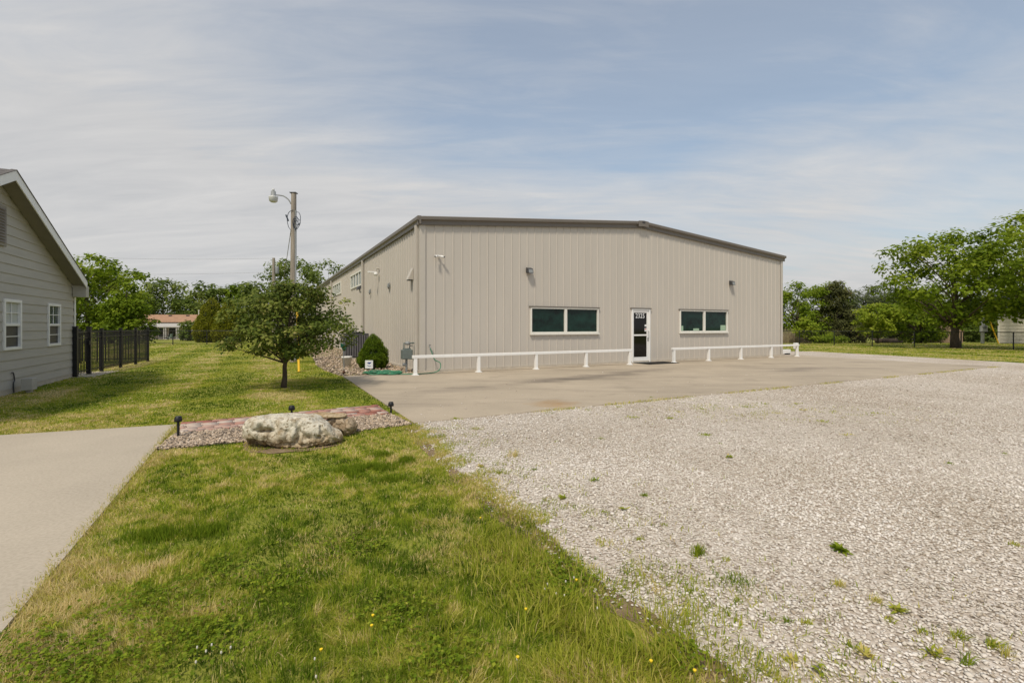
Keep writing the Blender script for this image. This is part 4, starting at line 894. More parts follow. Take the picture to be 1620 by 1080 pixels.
def rock_mat(name, top, low_, crev, zlo, zhi):
    m = bpy.data.materials.new(name); m.use_nodes = True; t = m.node_tree; b = t.nodes['Principled BSDF']; b.inputs['Roughness'].default_value = 0.9; b.inputs['Specular IOR Level'].default_value = 0.15
    tcn = N(t, 'ShaderNodeTexCoord'); sp = N(t, 'ShaderNodeSeparateXYZ'); t.links.new(tcn.outputs['Object'], sp.inputs[0])
    def nz(s, d=7):
        n = N(t, 'ShaderNodeTexNoise'); n.inputs['Scale'].default_value = s; n.inputs['Detail'].default_value = d; n.inputs['Roughness'].default_value = 0.65; t.links.new(tcn.outputs['Object'], n.inputs['Vector']); return n.outputs['Fac']
    mr_ = N(t, 'ShaderNodeMapRange'); mr_.inputs['From Min'].default_value = zlo; mr_.inputs['From Max'].default_value = zhi
    t.links.new(M(t, 'ADD', sp.outputs[2], M(t, 'MULTIPLY', M(t, 'SUBTRACT', nz(5), 0.5), 0.28)), mr_.inputs['Value'])
    mx_ = N(t, 'ShaderNodeMix'); mx_.data_type = 'RGBA'; t.links.new(mr_.outputs[0], mx_.inputs[0]); mx_.inputs[6].default_value = (*low_, 1); mx_.inputs[7].default_value = (*top, 1)
    r_ = N(t, 'ShaderNodeValToRGB'); r_.color_ramp.elements[0].position = 0.34; r_.color_ramp.elements[1].position = 0.52; r_.color_ramp.elements[0].color = (*crev, 1); r_.color_ramp.elements[1].color = (1, 1, 1, 1); t.links.new(nz(9), r_.inputs[0])
    m2 = N(t, 'ShaderNodeMix'); m2.data_type = 'RGBA'; m2.blend_type = 'MULTIPLY'; m2.inputs[0].default_value = 1; t.links.new(mx_.outputs[2], m2.inputs[6]); t.links.new(r_.outputs[0], m2.inputs[7])
    r3 = N(t, 'ShaderNodeValToRGB'); r3.color_ramp.elements[0].position = 0.36; r3.color_ramp.elements[1].position = 0.46; r3.color_ramp.elements[0].color = (0.42, 0.36, 0.28, 1); r3.color_ramp.elements[1].color = (1, 1, 1, 1); t.links.new(nz(26, 4), r3.inputs[0])
    m3 = N(t, 'ShaderNodeMix'); m3.data_type = 'RGBA'; m3.blend_type = 'MULTIPLY'; m3.inputs[0].default_value = 1; t.links.new(m2.outputs[2], m3.inputs[6]); t.links.new(r3.outputs[0], m3.inputs[7]); t.links.new(m3.outputs[2], b.inputs['Base Color'])
    bp = N(t, 'ShaderNodeBump'); bp.inputs['Strength'].default_value = 0.7; bp.inputs['Distance'].default_value = 0.02; t.links.new(nz(38, 8), bp.inputs['Height']); t.links.new(bp.outputs[0], b.inputs['Normal']); return m
m_lime = rock_mat('white_limestone', (0.58, 0.535, 0.44), (0.42, 0.31, 0.18), (0.55, 0.47, 0.36), 0.04, 0.26)
m_lime2 = rock_mat('tan_limestone', (0.42, 0.33, 0.23), (0.27, 0.19, 0.11), (0.50, 0.44, 0.36), 0.0, 0.24)
def pr_big(u):                                       # tall blunt left end, long flat crest, right end sloping down to a snout
    k = (u + 1) / 2; hz = 0.93 + 0.07 * math.cos((k - .3) * 3) - (0.46 * ((k - 0.66) / 0.34) ** 1.3 if k > 0.66 else 0); return (1.0 - 0.18 * k, hz, -0.05 - 0.12 * k)
pr_small = lambda u: (1.0, 0.95 + 0.1 * math.cos(u * 3), 0.0)
rock('limestone_boulder', 'long white pitted limestone boulder in front of the brick walkway', 464, 702, (1.17, 0.56, 0.405), 2.2, m_lime, R(7), pr_big, 0.045, cav=((-.42, .66, .17, .07, .11), (-.80, .16, .22, .14, .13), (-.1, .22, .5, .05, .05), (.22, .36, .06, .11, .06), (.42, .42, .10, .10, .05), (.64, .40, .05, .06, .06), (.05, .55, .06, .12, .04)))
rock('limestone_boulder', 'smaller tan crumbly boulder tucked behind the right end of the white one', 537, 687, (0.48, 0.30, 0.27), 7.7, m_lime2, R(-8), pr_small, 0.07)
rock('limestone_slab', 'flat white stone slab lying across the tan boulder behind the white one', 517, 688, (0.52, 0.26, 0.075), 4.1, m_lime, R(-3), pr_small, 0.02, -0.225)

# ------------------------------------------------------------------ trees
RS = np.random.default_rng(11)
def unit(n):
    v = RS.normal(size=(n, 3)); return v / np.linalg.norm(v, axis=1, keepdims=True)
def leaves(pos, nrm, size, aspect=0.6, jitter=0.35, droop=0.25, tint=None):
    """one folded leaf (two quads sharing a midrib) per position"""
    n = len(pos); size = np.broadcast_to(np.asarray(size, float), (n,)) * RS.uniform(1 - jitter, 1 + jitter, n)
    ax = np.cross(nrm, unit(n)); ax /= np.linalg.norm(ax, axis=1, keepdims=True) + 1e-9; ax[:, 2] -= droop; ax /= np.linalg.norm(ax, axis=1, keepdims=True)
    sd_ = np.cross(nrm, ax); sd_ /= np.linalg.norm(sd_, axis=1, keepdims=True) + 1e-9; up = np.cross(ax, sd_)
    L_ = size[:, None]; Wd = L_ * aspect * 0.5
    a = pos; m1 = pos + ax * L_ * 0.45; e = pos + ax * L_
    l = pos + ax * L_ * 0.40 + sd_ * Wd + up * L_ * 0.08; r_ = pos + ax * L_ * 0.40 - sd_ * Wd + up * L_ * 0.08
    V = np.stack([a, m1, e, l, r_], 1).reshape(-1, 3); b = np.arange(n) * 5
    F = np.concatenate([np.stack([b, b + 1, b + 2, b + 3], 1), np.stack([b, b + 4, b + 2, b + 1], 1)])
    tn = np.clip(RS.normal(0.5, 0.2, n) if tint is None else tint, 0, 1)
    return V, F, np.repeat(tn, 5)
def tri_limbs(mb, base, tips, r0, h0, h1, lean=0.0):
    for tp in tips:
        tp = Vector(tp); hz = min(max(tp.z - (Vector((tp.x, tp.y, 0)).length) * 0.75, h0), h1); s = Vector((lean * hz, 0, hz)); mid = s.lerp(tp, 0.5) + Vector((0, 0, 0.12 * (tp - s).length * random.uniform(-.3, 1)))
        rr = r0 * max(0.22, 1 - hz / (h1 * 1.15)) * random.uniform(0.4, 0.62); mb.tube([s, s.lerp(mid, 0.5), mid, tp], [rr, rr * 0.75, rr * 0.5, rr * 0.12], 5, cap=False)
def make_tree(name, label, cat, x, y, H_, rad, crown0, mat_, n_cl=60, n_leaf=60, leaf=0.3, cl_r=0.5, shape='round', trunk_r=0.2, bark=None, tipdown=0.0, group=None, shell=0.55, ell=(1, 1), lean=0.0, airy=0.0, seed=0, tmean=0.5, z=None, aspect=0.7):
    global RS
    RS = np.random.default_rng(100 + seed); random.seed(seed)
    t = thing(name, label, cat, (x, y, terrain(y) if z is None else z), 0, group)
    cen = []; k = 0
    while len(cen) < n_cl and k < n_cl * 40:
        k += 1; th = RS.uniform(0, 2 * math.pi); tt = RS.uniform(0, 1)
        if shape == 'round': pr = math.sqrt(max(0, 1 - (2 * tt - 1) ** 2)) ** 0.8
        elif shape == 'dome': pr = math.sqrt(max(0, 1 - tt ** 2)) * (0.75 + 0.25 * min(1, tt * 4))
        elif shape == 'cone': pr = (1 - tt) ** 0.75 * (0.8 + 0.2 * min(1, tt * 8))
        elif shape == 'vase': pr = (0.35 + 0.65 * tt ** 0.7) * math.sqrt(max(0, 1 - max(0, (tt - 0.6) / 0.4) ** 2))
        elif shape == 'egg': pr = math.sqrt(max(0, 1 - (2 * tt ** 0.8 - 1) ** 2)) ** 0.7
        rr = RS.uniform(shell, 1.0) if RS.random() < 0.75 else RS.uniform(0, 1)
        if RS.random() > pr + 0.12: continue
        wob = 1 + 0.28 * mnoise.noise(Vector((math.cos(th) * 1.4, math.sin(th) * 1.4, tt * 2.2 + seed * 3.1)))
        cx_, cy_ = math.cos(th) * rr * pr * rad * wob * ell[0], math.sin(th) * rr * pr * rad * wob * ell[1]
        cz_ = crown0 + tt * (H_ - crown0) * (1 + 0.06 * mnoise.noise(Vector((cx_, cy_, seed)))); cen.append((cx_ + lean * cz_, cy_, cz_ - tipdown * rr * rr * rad))
    cen = np.array(cen); m_ = len(cen); cr = cl_r * RS.uniform(0.6, 1.35, m_)
    idx = np.repeat(np.arange(m_), (n_leaf * (cr / cl_r) ** 1.5 + 1).astype(int)); n = len(idx)
    u = unit(n); rad_ = RS.uniform(0, 1, n) ** 0.45; off = u * rad_[:, None] * cr[idx][:, None] * np.array([1.15, 1.15, 0.7]); pos = cen[idx] + off
    if airy: keep = RS.random(n) > airy; idx, u, pos = idx[keep], u[keep], pos[keep]; n = len(idx)
    nrm = u * 0.6 + np.array([-0.1, -0.25, 0.8]) + unit(n) * 0.55; nrm /= np.linalg.norm(nrm, axis=1, keepdims=True)
    ct = RS.normal(tmean, 0.15, m_); tint = ct[idx] + RS.normal(0, 0.13, n)
    V, F, T = leaves(pos, nrm, leaf, aspect, tint=tint)
    tr = MB(); zt_ = crown0 + (H_ - crown0) * (0.8 if shape in ('cone', 'egg') else 0.62)
    nseg = 7; path = [(lean * zt_ * i / nseg + 0.03 * rad * mnoise.noise(Vector((seed, i * .7, 0))), 0.03 * rad * mnoise.noise(Vector((seed, i * .7, 5))), zt_ * i / nseg - (0.06 if i == 0 else 0)) for i in range(nseg + 1)]
    tr.tube(path, [trunk_r * (1.25 if i == 0 else 1 - 0.8 * i / nseg) for i in range(nseg + 1)], 10)
    tips = cen[RS.permutation(m_)[:min(m_, 34)]]; tri_limbs(tr, None, tips, trunk_r, crown0 * 0.75, zt_, lean)
    tr.build('trunk', bark or m_bark, t, smooth=True); fast_mesh('crown', V, F, mat_, t, T); return t

lf_near = leaf_mat('dark_green_leaf', [(0, (0.0336, 0.05612, 0.0088)), (0.4, (0.09, 0.1281, 0.0176)), (0.75, (0.198, 0.2257, 0.0396)), (1, (0.348, 0.305, 0.11))], 0.35)
lf_maple = leaf_mat('bright_green_leaf', [(0, (0.08125, 0.132, 0.0072)), (0.5, (0.1938, 0.27, 0.0156)), (1, (0.35, 0.396, 0.042))], 0.5)
lf_mid = leaf_mat('mid_green_leaf', [(0, (0.065, 0.104, 0.0168)), (0.5, (0.143, 0.195, 0.0336)), (1, (0.26, 0.299, 0.072))], 0.45)
lf_olive = leaf_mat('olive_green_leaf', [(0.0, (0.11, 0.13, 0.008)), (0.5, (0.21, 0.225, 0.015)), (1.0, (0.32, 0.30, 0.03))], 0.4)
lf_dark = leaf_mat('dark_conifer_needle', [(0.0, (0.025, 0.032, 0.010)), (0.5, (0.065, 0.07, 0.020)), (0.85, (0.11, 0.115, 0.03)), (1.0, (0.16, 0.10, 0.04))], 0.15)
lf_pine = leaf_mat('grey_green_pine_needle', [(0, (0.048, 0.066, 0.02625)), (0.5, (0.108, 0.132, 0.0525)), (1, (0.204, 0.22, 0.0975))], 0.15)
lf_spruce = leaf_mat('dwarf_spruce_needle', [(0.0, (0.035, 0.075, 0.004)), (0.5, (0.10, 0.165, 0.008)), (1.0, (0.20, 0.26, 0.018))], 0.3)

# the small tree in front
x, y = P(448, 613.5)
make_tree('ornamental_tree', 'small spreading dark green tree on the lawn left of the building', 'tree', x, y, 2.42, 1.54, 0.78, lf_near, n_cl=205, n_leaf=58, leaf=0.08, cl_r=0.225, shape='round', trunk_r=0.062, seed=5, shell=0.35, ell=(1.0, 0.95), tmean=0.52, aspect=0.72, tipdown=0.03, lean=0.10)
# cone shaped bushes: dense skin of tiny needle sprays over lumps
def cone_bush(name, label, x, y, h, r, mat_, n=14000, leaf=0.05, seed=1, top=0.85, lump=0.07, z=None, group=None, cat='bush'):
    global RS
    RS = np.random.default_rng(seed); t = thing(name, label, cat, (x, y, terrain(y) if z is None else z), 0, group)
    tt = 1 - np.sqrt(RS.uniform(0, 1, n)) * 0.995; th = RS.uniform(0, 2 * np.pi, n)
    pr = np.sin(np.clip((1 - tt), 0, 1) * np.pi / 2) ** 0.72 * (1 - 0.25 * np.clip(0.2 - tt, 0, 1) / 0.2); pr = pr * (1 - top * 0.0)
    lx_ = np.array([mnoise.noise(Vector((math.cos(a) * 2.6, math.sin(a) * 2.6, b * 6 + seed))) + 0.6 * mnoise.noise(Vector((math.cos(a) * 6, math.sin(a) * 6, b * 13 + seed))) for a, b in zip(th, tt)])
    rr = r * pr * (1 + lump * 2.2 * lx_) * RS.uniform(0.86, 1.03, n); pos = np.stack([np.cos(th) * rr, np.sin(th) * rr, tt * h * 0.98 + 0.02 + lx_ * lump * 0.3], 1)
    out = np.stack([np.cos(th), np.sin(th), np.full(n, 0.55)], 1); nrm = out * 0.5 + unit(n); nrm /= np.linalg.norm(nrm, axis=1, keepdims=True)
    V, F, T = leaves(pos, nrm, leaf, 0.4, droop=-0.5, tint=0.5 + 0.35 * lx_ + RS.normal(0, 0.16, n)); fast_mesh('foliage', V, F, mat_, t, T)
    core = MB(); core.lathe([(r * 0.78, 0.05), (r * 0.84, h * 0.15), (r * 0.72, h * 0.4), (r * 0.45, h * 0.7), (r * 0.12, h * 0.92), (0, h * 0.95)], (0, 0, 0), 18); core.build('inner_branches', mat(name + '_core', (0.02, 0.028, 0.010), 0.9, var=0.5, scale=12), t, smooth=True)  # solid dark core, coloured as the shade deep inside the foliage
    MB().tube([(0, 0, -0.05), (0, 0, h * 0.3)], max(0.03, r * 0.08), 8).build('stem', m_bark, t); return t
x, y = P(590.5, 583.5)
cone_bush('dwarf_spruce', 'dense cone shaped green dwarf spruce beside the building wall', x, y, 1.20, 0.49, lf_spruce, 34000, 0.038, 3, lump=0.12)
# background, left
def TX(px, Y): return X_at(px, Y)
def top(py, Y): return Z_at(py, Y) - terrain(Y)
GL = 'trees behind the left lawn'; GR = 'trees behind the right fence'
Y = 47; make_tree('maple_tree', 'big bright green maple rising behind the house corner', 'tree', TX(138, Y), Y, top(402, Y), 3.9, 1.2, lf_maple, 90, 70, 0.36, 0.95, 'round', 0.22, seed=21, group=GL, tmean=0.5, ell=(1.25, 1))
Y = 44; make_tree('maple_tree', 'bright green maple with layered leaves behind the black picket fence', 'tree', TX(200, Y), Y, top(442, Y), 2.6, 0.4, lf_maple, 90, 60, 0.28, 0.62, 'cone', 0.15, seed=22, group=GL, tmean=0.42, ell=(1.0, 1))
Y = 52; make_tree('maple_tree', 'bright green maple between the big maple and the ranch house', 'tree', TX(176, Y), Y, top(428, Y), 3.0, 1.0, lf_maple, 70, 60, 0.36, 0.9, 'round', 0.2, seed=23, group=GL)
Y = 112; make_tree('elm_tree', 'airy spreading tree standing behind the left end of the ranch house', 'tree', TX(258, Y), Y, top(442, Y), 6.2, 4.0, lf_mid, 80, 50, 0.62, 1.5, 'vase', 0.35, seed=24, group=GL, airy=0.25, bark=m_barkg)
Y = 108; make_tree('elm_tree', 'rounded green tree behind the right end of the ranch house roof', 'tree', TX(334, Y), Y, top(447, Y), 4.2, 2.0, lf_mid, 70, 60, 0.6, 1.4, 'round', 0.3, seed=25, group=GL)
Y = 110; make_tree('elm_tree', 'small green tree between the ranch house and the rounded conifers', 'tree', TX(372, Y), Y, top(452, Y), 3.4, 1.5, lf_maple, 60, 55, 0.6, 1.2, 'round', 0.25, seed=26, group=GL, tmean=0.3)
Y = 125; make_tree('elm_tree', 'low dark tree filling the gap behind the ranch house chimney', 'tree', TX(296, Y), Y, top(472, Y), 6.0, 0.5, lf_mid, 80, 60, 0.75, 1.6, 'dome', 0.3, seed=27, group=GL, tmean=0.3)
Y = 125; make_tree('elm_tree', 'low dark tree behind the maples at the left', 'tree', TX(215, Y), Y, top(465, Y), 7.0, 0.5, lf_mid, 80, 60, 0.75, 1.6, 'dome', 0.3, seed=28, group=GL, tmean=0.3)
Y = 72; make_tree('cottonwood_tree', 'tall open crowned tree rising behind the lamp pole', 'tree', TX(462, Y), Y, top(414, Y), 5.6, 3.8, lf_mid, 85, 56, 0.40, 1.0, 'vase', 0.32, seed=29, group=GL, airy=0.15, bark=m_barkg, tmean=0.55, ell=(1.0, .9))
Y = 80; make_tree('cottonwood_tree', 'open crowned tree just left of the steel building far corner', 'tree', TX(520, Y), Y, top(414, Y), 4.6, 3.0, lf_mid, 60, 50, 0.42, 1.0, 'vase', 0.28, seed=30, group=GL, airy=0.2, bark=m_barkg, tmean=0.55)
Y = 66; make_tree('cottonwood_tree', 'green tree directly behind the left side of the small lawn tree', 'tree', TX(410, Y), Y, top(446, Y), 3.8, 1.0, lf_mid, 80, 60, 0.40, 0.95, 'round', 0.25, seed=31, group=GL, tmean=0.5)
Y = 64; make_tree('cottonwood_tree', 'dense low green tree behind the base of the lamp pole', 'tree', TX(478, Y), Y, top(468, Y), 4.6, 0.3, lf_mid, 90, 60, 0.40, 1.0, 'dome', 0.25, seed=32, group=GL, tmean=0.4)
Y = 66; make_tree('cottonwood_tree', 'dense low green tree at the far corner of the steel building', 'tree', TX(530, Y), Y, top(470, Y), 3.8, 0.3, lf_mid, 70, 60, 0.40, 1.0, 'dome', 0.25, seed=33, group=GL, tmean=0.4)
Y = 62; cone_bush('arborvitae', 'larger rounded olive green conifer right of the ranch house', TX(335, Y), Y, top(470, Y), 2.1, lf_olive, 12000, 0.26, 41, lump=0.06, group='rounded conifers by the ranch house', cat='conifer')
Y = 60; cone_bush('arborvitae', 'smaller rounded olive green conifer in front, nearer the small tree', TX(362, Y), Y, top(474, Y), 1.9, lf_olive, 10000, 0.25, 42, lump=0.06, group='rounded conifers by the ranch house', cat='conifer')
Y = 84; make_tree('shrub', 'green shrub against the right end of the ranch house porch', 'shrub', TX(302, Y), Y, top(505, Y), 1.9, 0.2, lf_mid, 30, 60, 0.32, 0.6, 'dome', 0.1, seed=35)
# background, right
Y = 31.3; make_tree('shade_tree', 'large spreading green tree with a stout trunk just behind the right fence', 'tree', TX(1512, Y), Y, top(370, Y), 4.5, 1.75, lf_maple, 150, 70, 0.22, 0.66, 'round', 0.25, seed=51, group=GR, ell=(1.0, .9), tmean=0.46, bark=m_bark, lean=-0.02)
Y = 28.5; make_tree('shade_tree', 'tall green tree at the right edge, its crown cut by the frame', 'tree', TX(1655, Y), Y, top(338, Y), 3.9, 2.0, lf_maple, 140, 70, 0.22, 0.66, 'round', 0.26, seed=52, group=GR, tmean=0.55)
Y = 38; make_tree('shade_tree', 'tall bright tree standing behind the large tree at the right edge', 'tree', TX(1646, Y), Y, top(348, Y), 4.4, 3.2, lf_maple, 100, 60, 0.26, 0.75, 'round', 0.22, seed=53, group=GR, tmean=0.65)
Y = 46; make_tree('young_tree', 'small bright yellow green tree with a round crown behind the fence', 'tree', TX(1389, Y), Y, top(483, Y), 2.15, 0.9, lf_maple, 70, 60, 0.24, 0.48, 'round', 0.09, seed=54, group=GR, tmean=0.72)
Y = 56; make_tree('deciduous_tree', 'tall green leafy tree next to the right corner of the steel building', 'tree', TX(1262, Y), Y, top(452, Y), 3.6, 0.3, lf_maple, 100, 90, 0.26, 0.8, 'egg', 0.22, seed=55, group=GR, tmean=0.36)
Y = 58; make_tree('deciduous_tree', 'green leafy tree between the corner tree and the dark conifer', 'tree', TX(1300, Y), Y, top(449, Y), 3.2, 0.5, lf_maple, 90, 90, 0.26, 0.8, 'egg', 0.2, seed=56, group=GR, tmean=0.42)
Y = 54; make_tree('conifer_tree', 'tall dark brownish green conifer, pointed, in the row behind the fence', 'tree', TX(1324, Y), Y, top(446, Y), 3.3, 0.2, lf_dark, 150, 70, 0.32, 0.62, 'cone', 0.2, seed=57, group=GR, aspect=0.3, tmean=0.55)
Y = 56; make_tree('conifer_tree', 'dark grey green pine left of the small bright tree', 'tree', TX(1366, Y), Y, top(456, Y), 3.2, 0.6, lf_pine, 110, 70, 0.36, 0.7, 'egg', 0.2, seed=58, group=GR, aspect=0.28, tmean=0.35)
Y = 58; make_tree('conifer_tree', 'dark grey green pine behind the small bright tree', 'tree', TX(1408, Y), Y, top(455, Y), 3.2, 0.6, lf_pine, 110, 70, 0.36, 0.7, 'egg', 0.2, seed=59, group=GR, aspect=0.28, tmean=0.3)
Y = 56; make_tree('conifer_tree', 'dark conifer behind the left branches of the large spreading tree', 'tree', TX(1446, Y), Y, top(462, Y), 3.0, 0.4, lf_dark, 110, 65, 0.36, 0.7, 'egg', 0.2, seed=60, group=GR, aspect=0.3, tmean=0.5)
Y = 46; make_tree('deciduous_tree', 'mid sized green tree between the small bright tree and the tan shed', 'tree', TX(1456, Y), Y, top(478, Y), 2.6, 0.35, lf_maple, 80, 70, 0.24, 0.6, 'egg', 0.14, seed=71, group=GR, tmean=0.4)
Y = 70; make_tree('deciduous_tree', 'green tree behind the brown shed', 'tree', TX(1490, Y), Y, top(470, Y), 4.0, 0.4, lf_mid, 80, 60, 0.42, 1.0, 'dome', 0.2, seed=61, group=GR)
Y = 68; make_tree('deciduous_tree', 'dark green tree behind the white post and meter', 'tree', TX(1546, Y), Y, top(468, Y), 4.0, 0.3, lf_mid, 80, 60, 0.42, 1.0, 'dome', 0.2, seed=62, group=GR, tmean=0.35)
Y = 66; make_tree('deciduous_tree', 'dark green tree behind the white sided building', 'tree', TX(1612, Y), Y, top(455, Y), 4.4, 0.3, lf_mid, 80, 60, 0.42, 1.0, 'dome', 0.2, seed=63, group=GR, tmean=0.4)
Y = 48; make_tree('shrub', 'low bright green shrub under the leafy trees by the reeds', 'shrub', TX(1277, Y), Y, top(503, Y), 0.95, 0.1, lf_maple, 26, 60, 0.22, 0.38, 'egg', 0.05, seed=64, tmean=0.7)
Y = 49; make_tree('shrub', 'low pale green shrub at the foot of the dark conifer', 'shrub', TX(1312, Y), Y, top(526, Y), 1.5, 0.05, lf_maple, 24, 60, 0.2, 0.35, 'dome', 0.05, seed=65, tmean=0.5)

# reeds beside the building corner
RS = np.random.default_rng(5); rn = 420; rx = RS.uniform(TX(1236, 50), TX(1278, 50), rn); ry = RS.uniform(49, 51.5, rn); rh = RS.uniform(0.5, 1.6, rn); rb = MB()
for a_, b_, c_ in zip(rx, ry, rh):
    z0 = terrain(b_); dx, dy = RS.normal(0, .12, 2); rb.tube([(a_, b_, z0), (a_ + dx * .4, b_ + dy * .4, z0 + c_ * .6), (a_ + dx, b_ + dy, z0 + c_)], [0.02, 0.018, 0.006], 3, cap=False)
tag(rb.build('reeds', mat('dry_reed', (0.36, 0.29, 0.18), 0.8, var=0.25), None), 'stand of dry tan reeds behind the fence at the building corner', 'reeds', kind='stuff')

# ------------------------------------------------------------------ far buildings
Y = 95.0; gx0, gx1 = TX(196, Y), TX(330, Y); zg = terrain(Y)
t = thing('ranch_house', 'low ranch house with an orange brown roof and white covered porch beyond the lawn', 'house', ((gx0 + gx1) / 2, Y, zg)); hw_ = (gx1 - gx0) / 2
m_stucco = mat('pale_house_wall', (0.46, 0.38, 0.30), 0.8, var=0.1); m_oroof = mat('orange_brown_roof', (0.33, 0.19, 0.115), 0.85, var=0.16, scale=2.0, bump=0.3, bscale=9); m_pwhite = mat('white_porch_metal', (0.42, 0.395, 0.36), 0.5, var=0.05)
ze_, zr_ = Z_at(509.5, Y) - zg, Z_at(497.5, Y + 4) - zg
wm = MB(); wm.box(-hw_, hw_, 0.5, 8.0, 0, ze_ - 0.02); wm.build('wall', m_stucco, t)
rm = MB()
rm.add([(-hw_ - .4, 0, ze_), (hw_ + .4, 0, ze_), (hw_ + .4, 4.2, zr_), (-hw_ - .4, 4.2, zr_), (hw_ + .4, 8.4, ze_), (-hw_ - .4, 8.4, ze_)], [(0, 1, 2, 3), (3, 2, 4, 5), (0, 3, 5), (1, 4, 2), (0, 5, 4, 1)])
ro_ = rm.build('roof', m_oroof, t)
for vx in (-1.6, 2.0):
    MB().box(vx - .25, vx + .25, 3.2, 3.6, zr_ - 0.35, zr_ - 0.1).build('roof_vent', m_dkgrey, ro_)
MB().tube([(TX(289, Y) - (gx0 + gx1) / 2, 5.0, ze_), (TX(289, Y) - (gx0 + gx1) / 2, 5.0, zr_ + 1.0)], 0.14, 8).build('chimney_pipe', m_frame, ro_)
ctr = (gx0 + gx1) / 2; p0, p1 = TX(236, Y) - ctr, TX(307, Y) - ctr; pz = Z_at(516.5, Y - 3) - zg
pr_ = MB(); pr_.add([(p0, -3.2, pz), (p1, -3.2, pz), (p1, 0.45, ze_ - 0.15), (p0 - 0.3, 0.45, ze_ - 0.15), (p0, -3.2, pz - .16), (p1, -3.2, pz - .16), (p1, 0.45, ze_ - 0.31), (p0 - .3, 0.45, ze_ - .31)], [(0, 1, 2, 3), (4, 5, 6, 7), (0, 1, 5, 4), (1, 2, 6, 5), (2, 3, 7, 6), (3, 0, 4, 7)]); pr_.build('porch_roof', m_pwhite, t)
for px in (259.5, 262.5, 279.5, 282.5, 304.5):
    xx = TX(px, Y - 3) - ctr; MB().box(xx - .1, xx + .1, -3.1, -2.9, 0, pz - .17).build('porch_post', m_pwhite, t)
for (a0, a1) in ((248, 259), (264, 281), (285, 302)):
    xa, xb = TX(a0, Y) - ctr, TX(a1, Y) - ctr
    w_ = MB().box(xa, xb, 0.42, 0.497, 0.35, 2.35).build('porch_shade_door', m_frame, t); MB().box(xa + .12, xb - .12, 0.40, 0.419, 0.45, 2.25).build('pane', m_glass_d, w_)  # doors drawn large, their dark panes standing in for shade under the porch
MB().box(p0 - 1, p1 + .5, -3.4, 0.49, -0.3, 0.06).build('porch_slab', m_found, t)
# things on the porch
gx, gy = TX(246, 90.5), 90.5; zb = terrain(gy)
t = thing('barbecue_grill', 'dark domed barbecue grill in front of the ranch house porch', 'grill', (gx, gy, zb)); a = MB(); a.lathe([(0.0, 1.0), (0.35, 1.05), (0.48, 1.3), (0.4, 1.55), (0.15, 1.7), (0, 1.72)], (0, 0, 0), 14); a.build('lid', m_black, t, smooth=True)
a = MB()
for k in range(3): an = k * 2.1; a.tube([(math.cos(an) * .3, math.sin(an) * .3, 1.05), (math.cos(an) * .5, math.sin(an) * .5, 0)], 0.03, 5)
a.build('legs', m_dkgrey, t)
t = thing('picnic_table', 'long dark table with benches in front of the ranch house porch', 'table', (TX(254, 90), 90, terrain(90))); MB().box(-1.7, 1.7, -.4, .4, .78, .86).build('table_top', m_dkgrey, t); MB().box(-1.7, 1.7, -.95, -.65, .42, .5).build('bench', m_dkgrey, t)
for xx in (-1.4, 1.4): a = MB(); a.box(xx - .05, xx + .05, -.9, .4, .3, .41); a.box(xx - .05, xx + .05, -.3, -.2, 0, .3); a.box(xx - .05, xx + .05, .2, .3, 0, .77); a.build('leg', m_dkgrey, t)
for (px, col, lb) in ((268, (0.25, 0.33, 0.30), 'pale green chaise chair in front of the porch'), (292, (0.10, 0.22, 0.20), 'teal patio chair in front of the porch'), (299, (0.40, 0.14, 0.10), 'reddish patio chair beside the right porch post')):
    t = thing('patio_chair', lb, 'chair', (TX(px, 90), 90, terrain(90)), R(px), 'patio chairs by the ranch house'); mc = mat('chair_fabric', col, 0.7)
    MB().box(-.35, .35, -.35, .35, .42, .5).build('seat', mc, t); a = MB(); a.add([(-.35, .3, .5), (.35, .3, .5), (.35, .5, 1.15), (-.35, .5, 1.15), (-.35, .36, .5), (.35, .36, .5), (.35, .56, 1.15), (-.35, .56, 1.15)], [(0, 1, 2, 3), (4, 5, 6, 7), (0, 1, 5, 4), (1, 2, 6, 5), (2, 3, 7, 6), (3, 0, 4, 7)]); a.build('backrest', mc, t)
    for sx_ in (-.32, .32):
        for sy_ in (-.32, .32): MB().box(sx_ - .025, sx_ + .025, sy_ - .025, sy_ + .025, 0, .419).build('leg', m_frame, t)
# right: brown barn shed, white sided building, meter post
Y = 55.0; t = thing('barn_shed', 'small tan barn shaped shed behind the trunk of the large tree', 'shed', (TX(1495, Y), Y, terrain(Y)), R(-40)); m_shed = mat('tan_shed_wall', (0.30, 0.21, 0.145), 0.8, var=0.12, scale=4)
a = MB(); s = [(-1.5, 0), (1.5, 0), (1.5, 1.35), (1.0, 1.9), (0, 2.15), (-1.0, 1.9), (-1.5, 1.35)]; n_ = 7; a.add([(p[0], 0, p[1]) for p in s] + [(p[0], 2.6, p[1]) for p in s], [tuple(range(n_)), tuple(range(2 * n_ - 1, n_ - 1, -1))] + [(i, (i + 1) % n_, n_ + (i + 1) % n_, n_ + i) for i in range(n_)]); a.build('wall', m_shed, t)
a = MB(); tp = [(1.6, 1.30), (1.06, 1.95), (0, 2.22), (-1.06, 1.95), (-1.6, 1.30)]
for p, q in zip(tp[:-1], tp[1:]):
    a.add([(p[0], -.1, p[1]), (q[0], -.1, q[1]), (q[0], 2.7, q[1]), (p[0], 2.7, p[1])] + [(p[0], -.1, p[1] + .06), (q[0], -.1, q[1] + .06), (q[0], 2.7, q[1] + .06), (p[0], 2.7, p[1] + .06)], [(0, 1, 2, 3), (4, 5, 6, 7), (0, 1, 5, 4), (2, 3, 7, 6), (1, 2, 6, 5), (3, 0, 4, 7)])
a.build('roof', mat('tan_shed_roof', (0.34, 0.24, 0.17), 0.85), t)
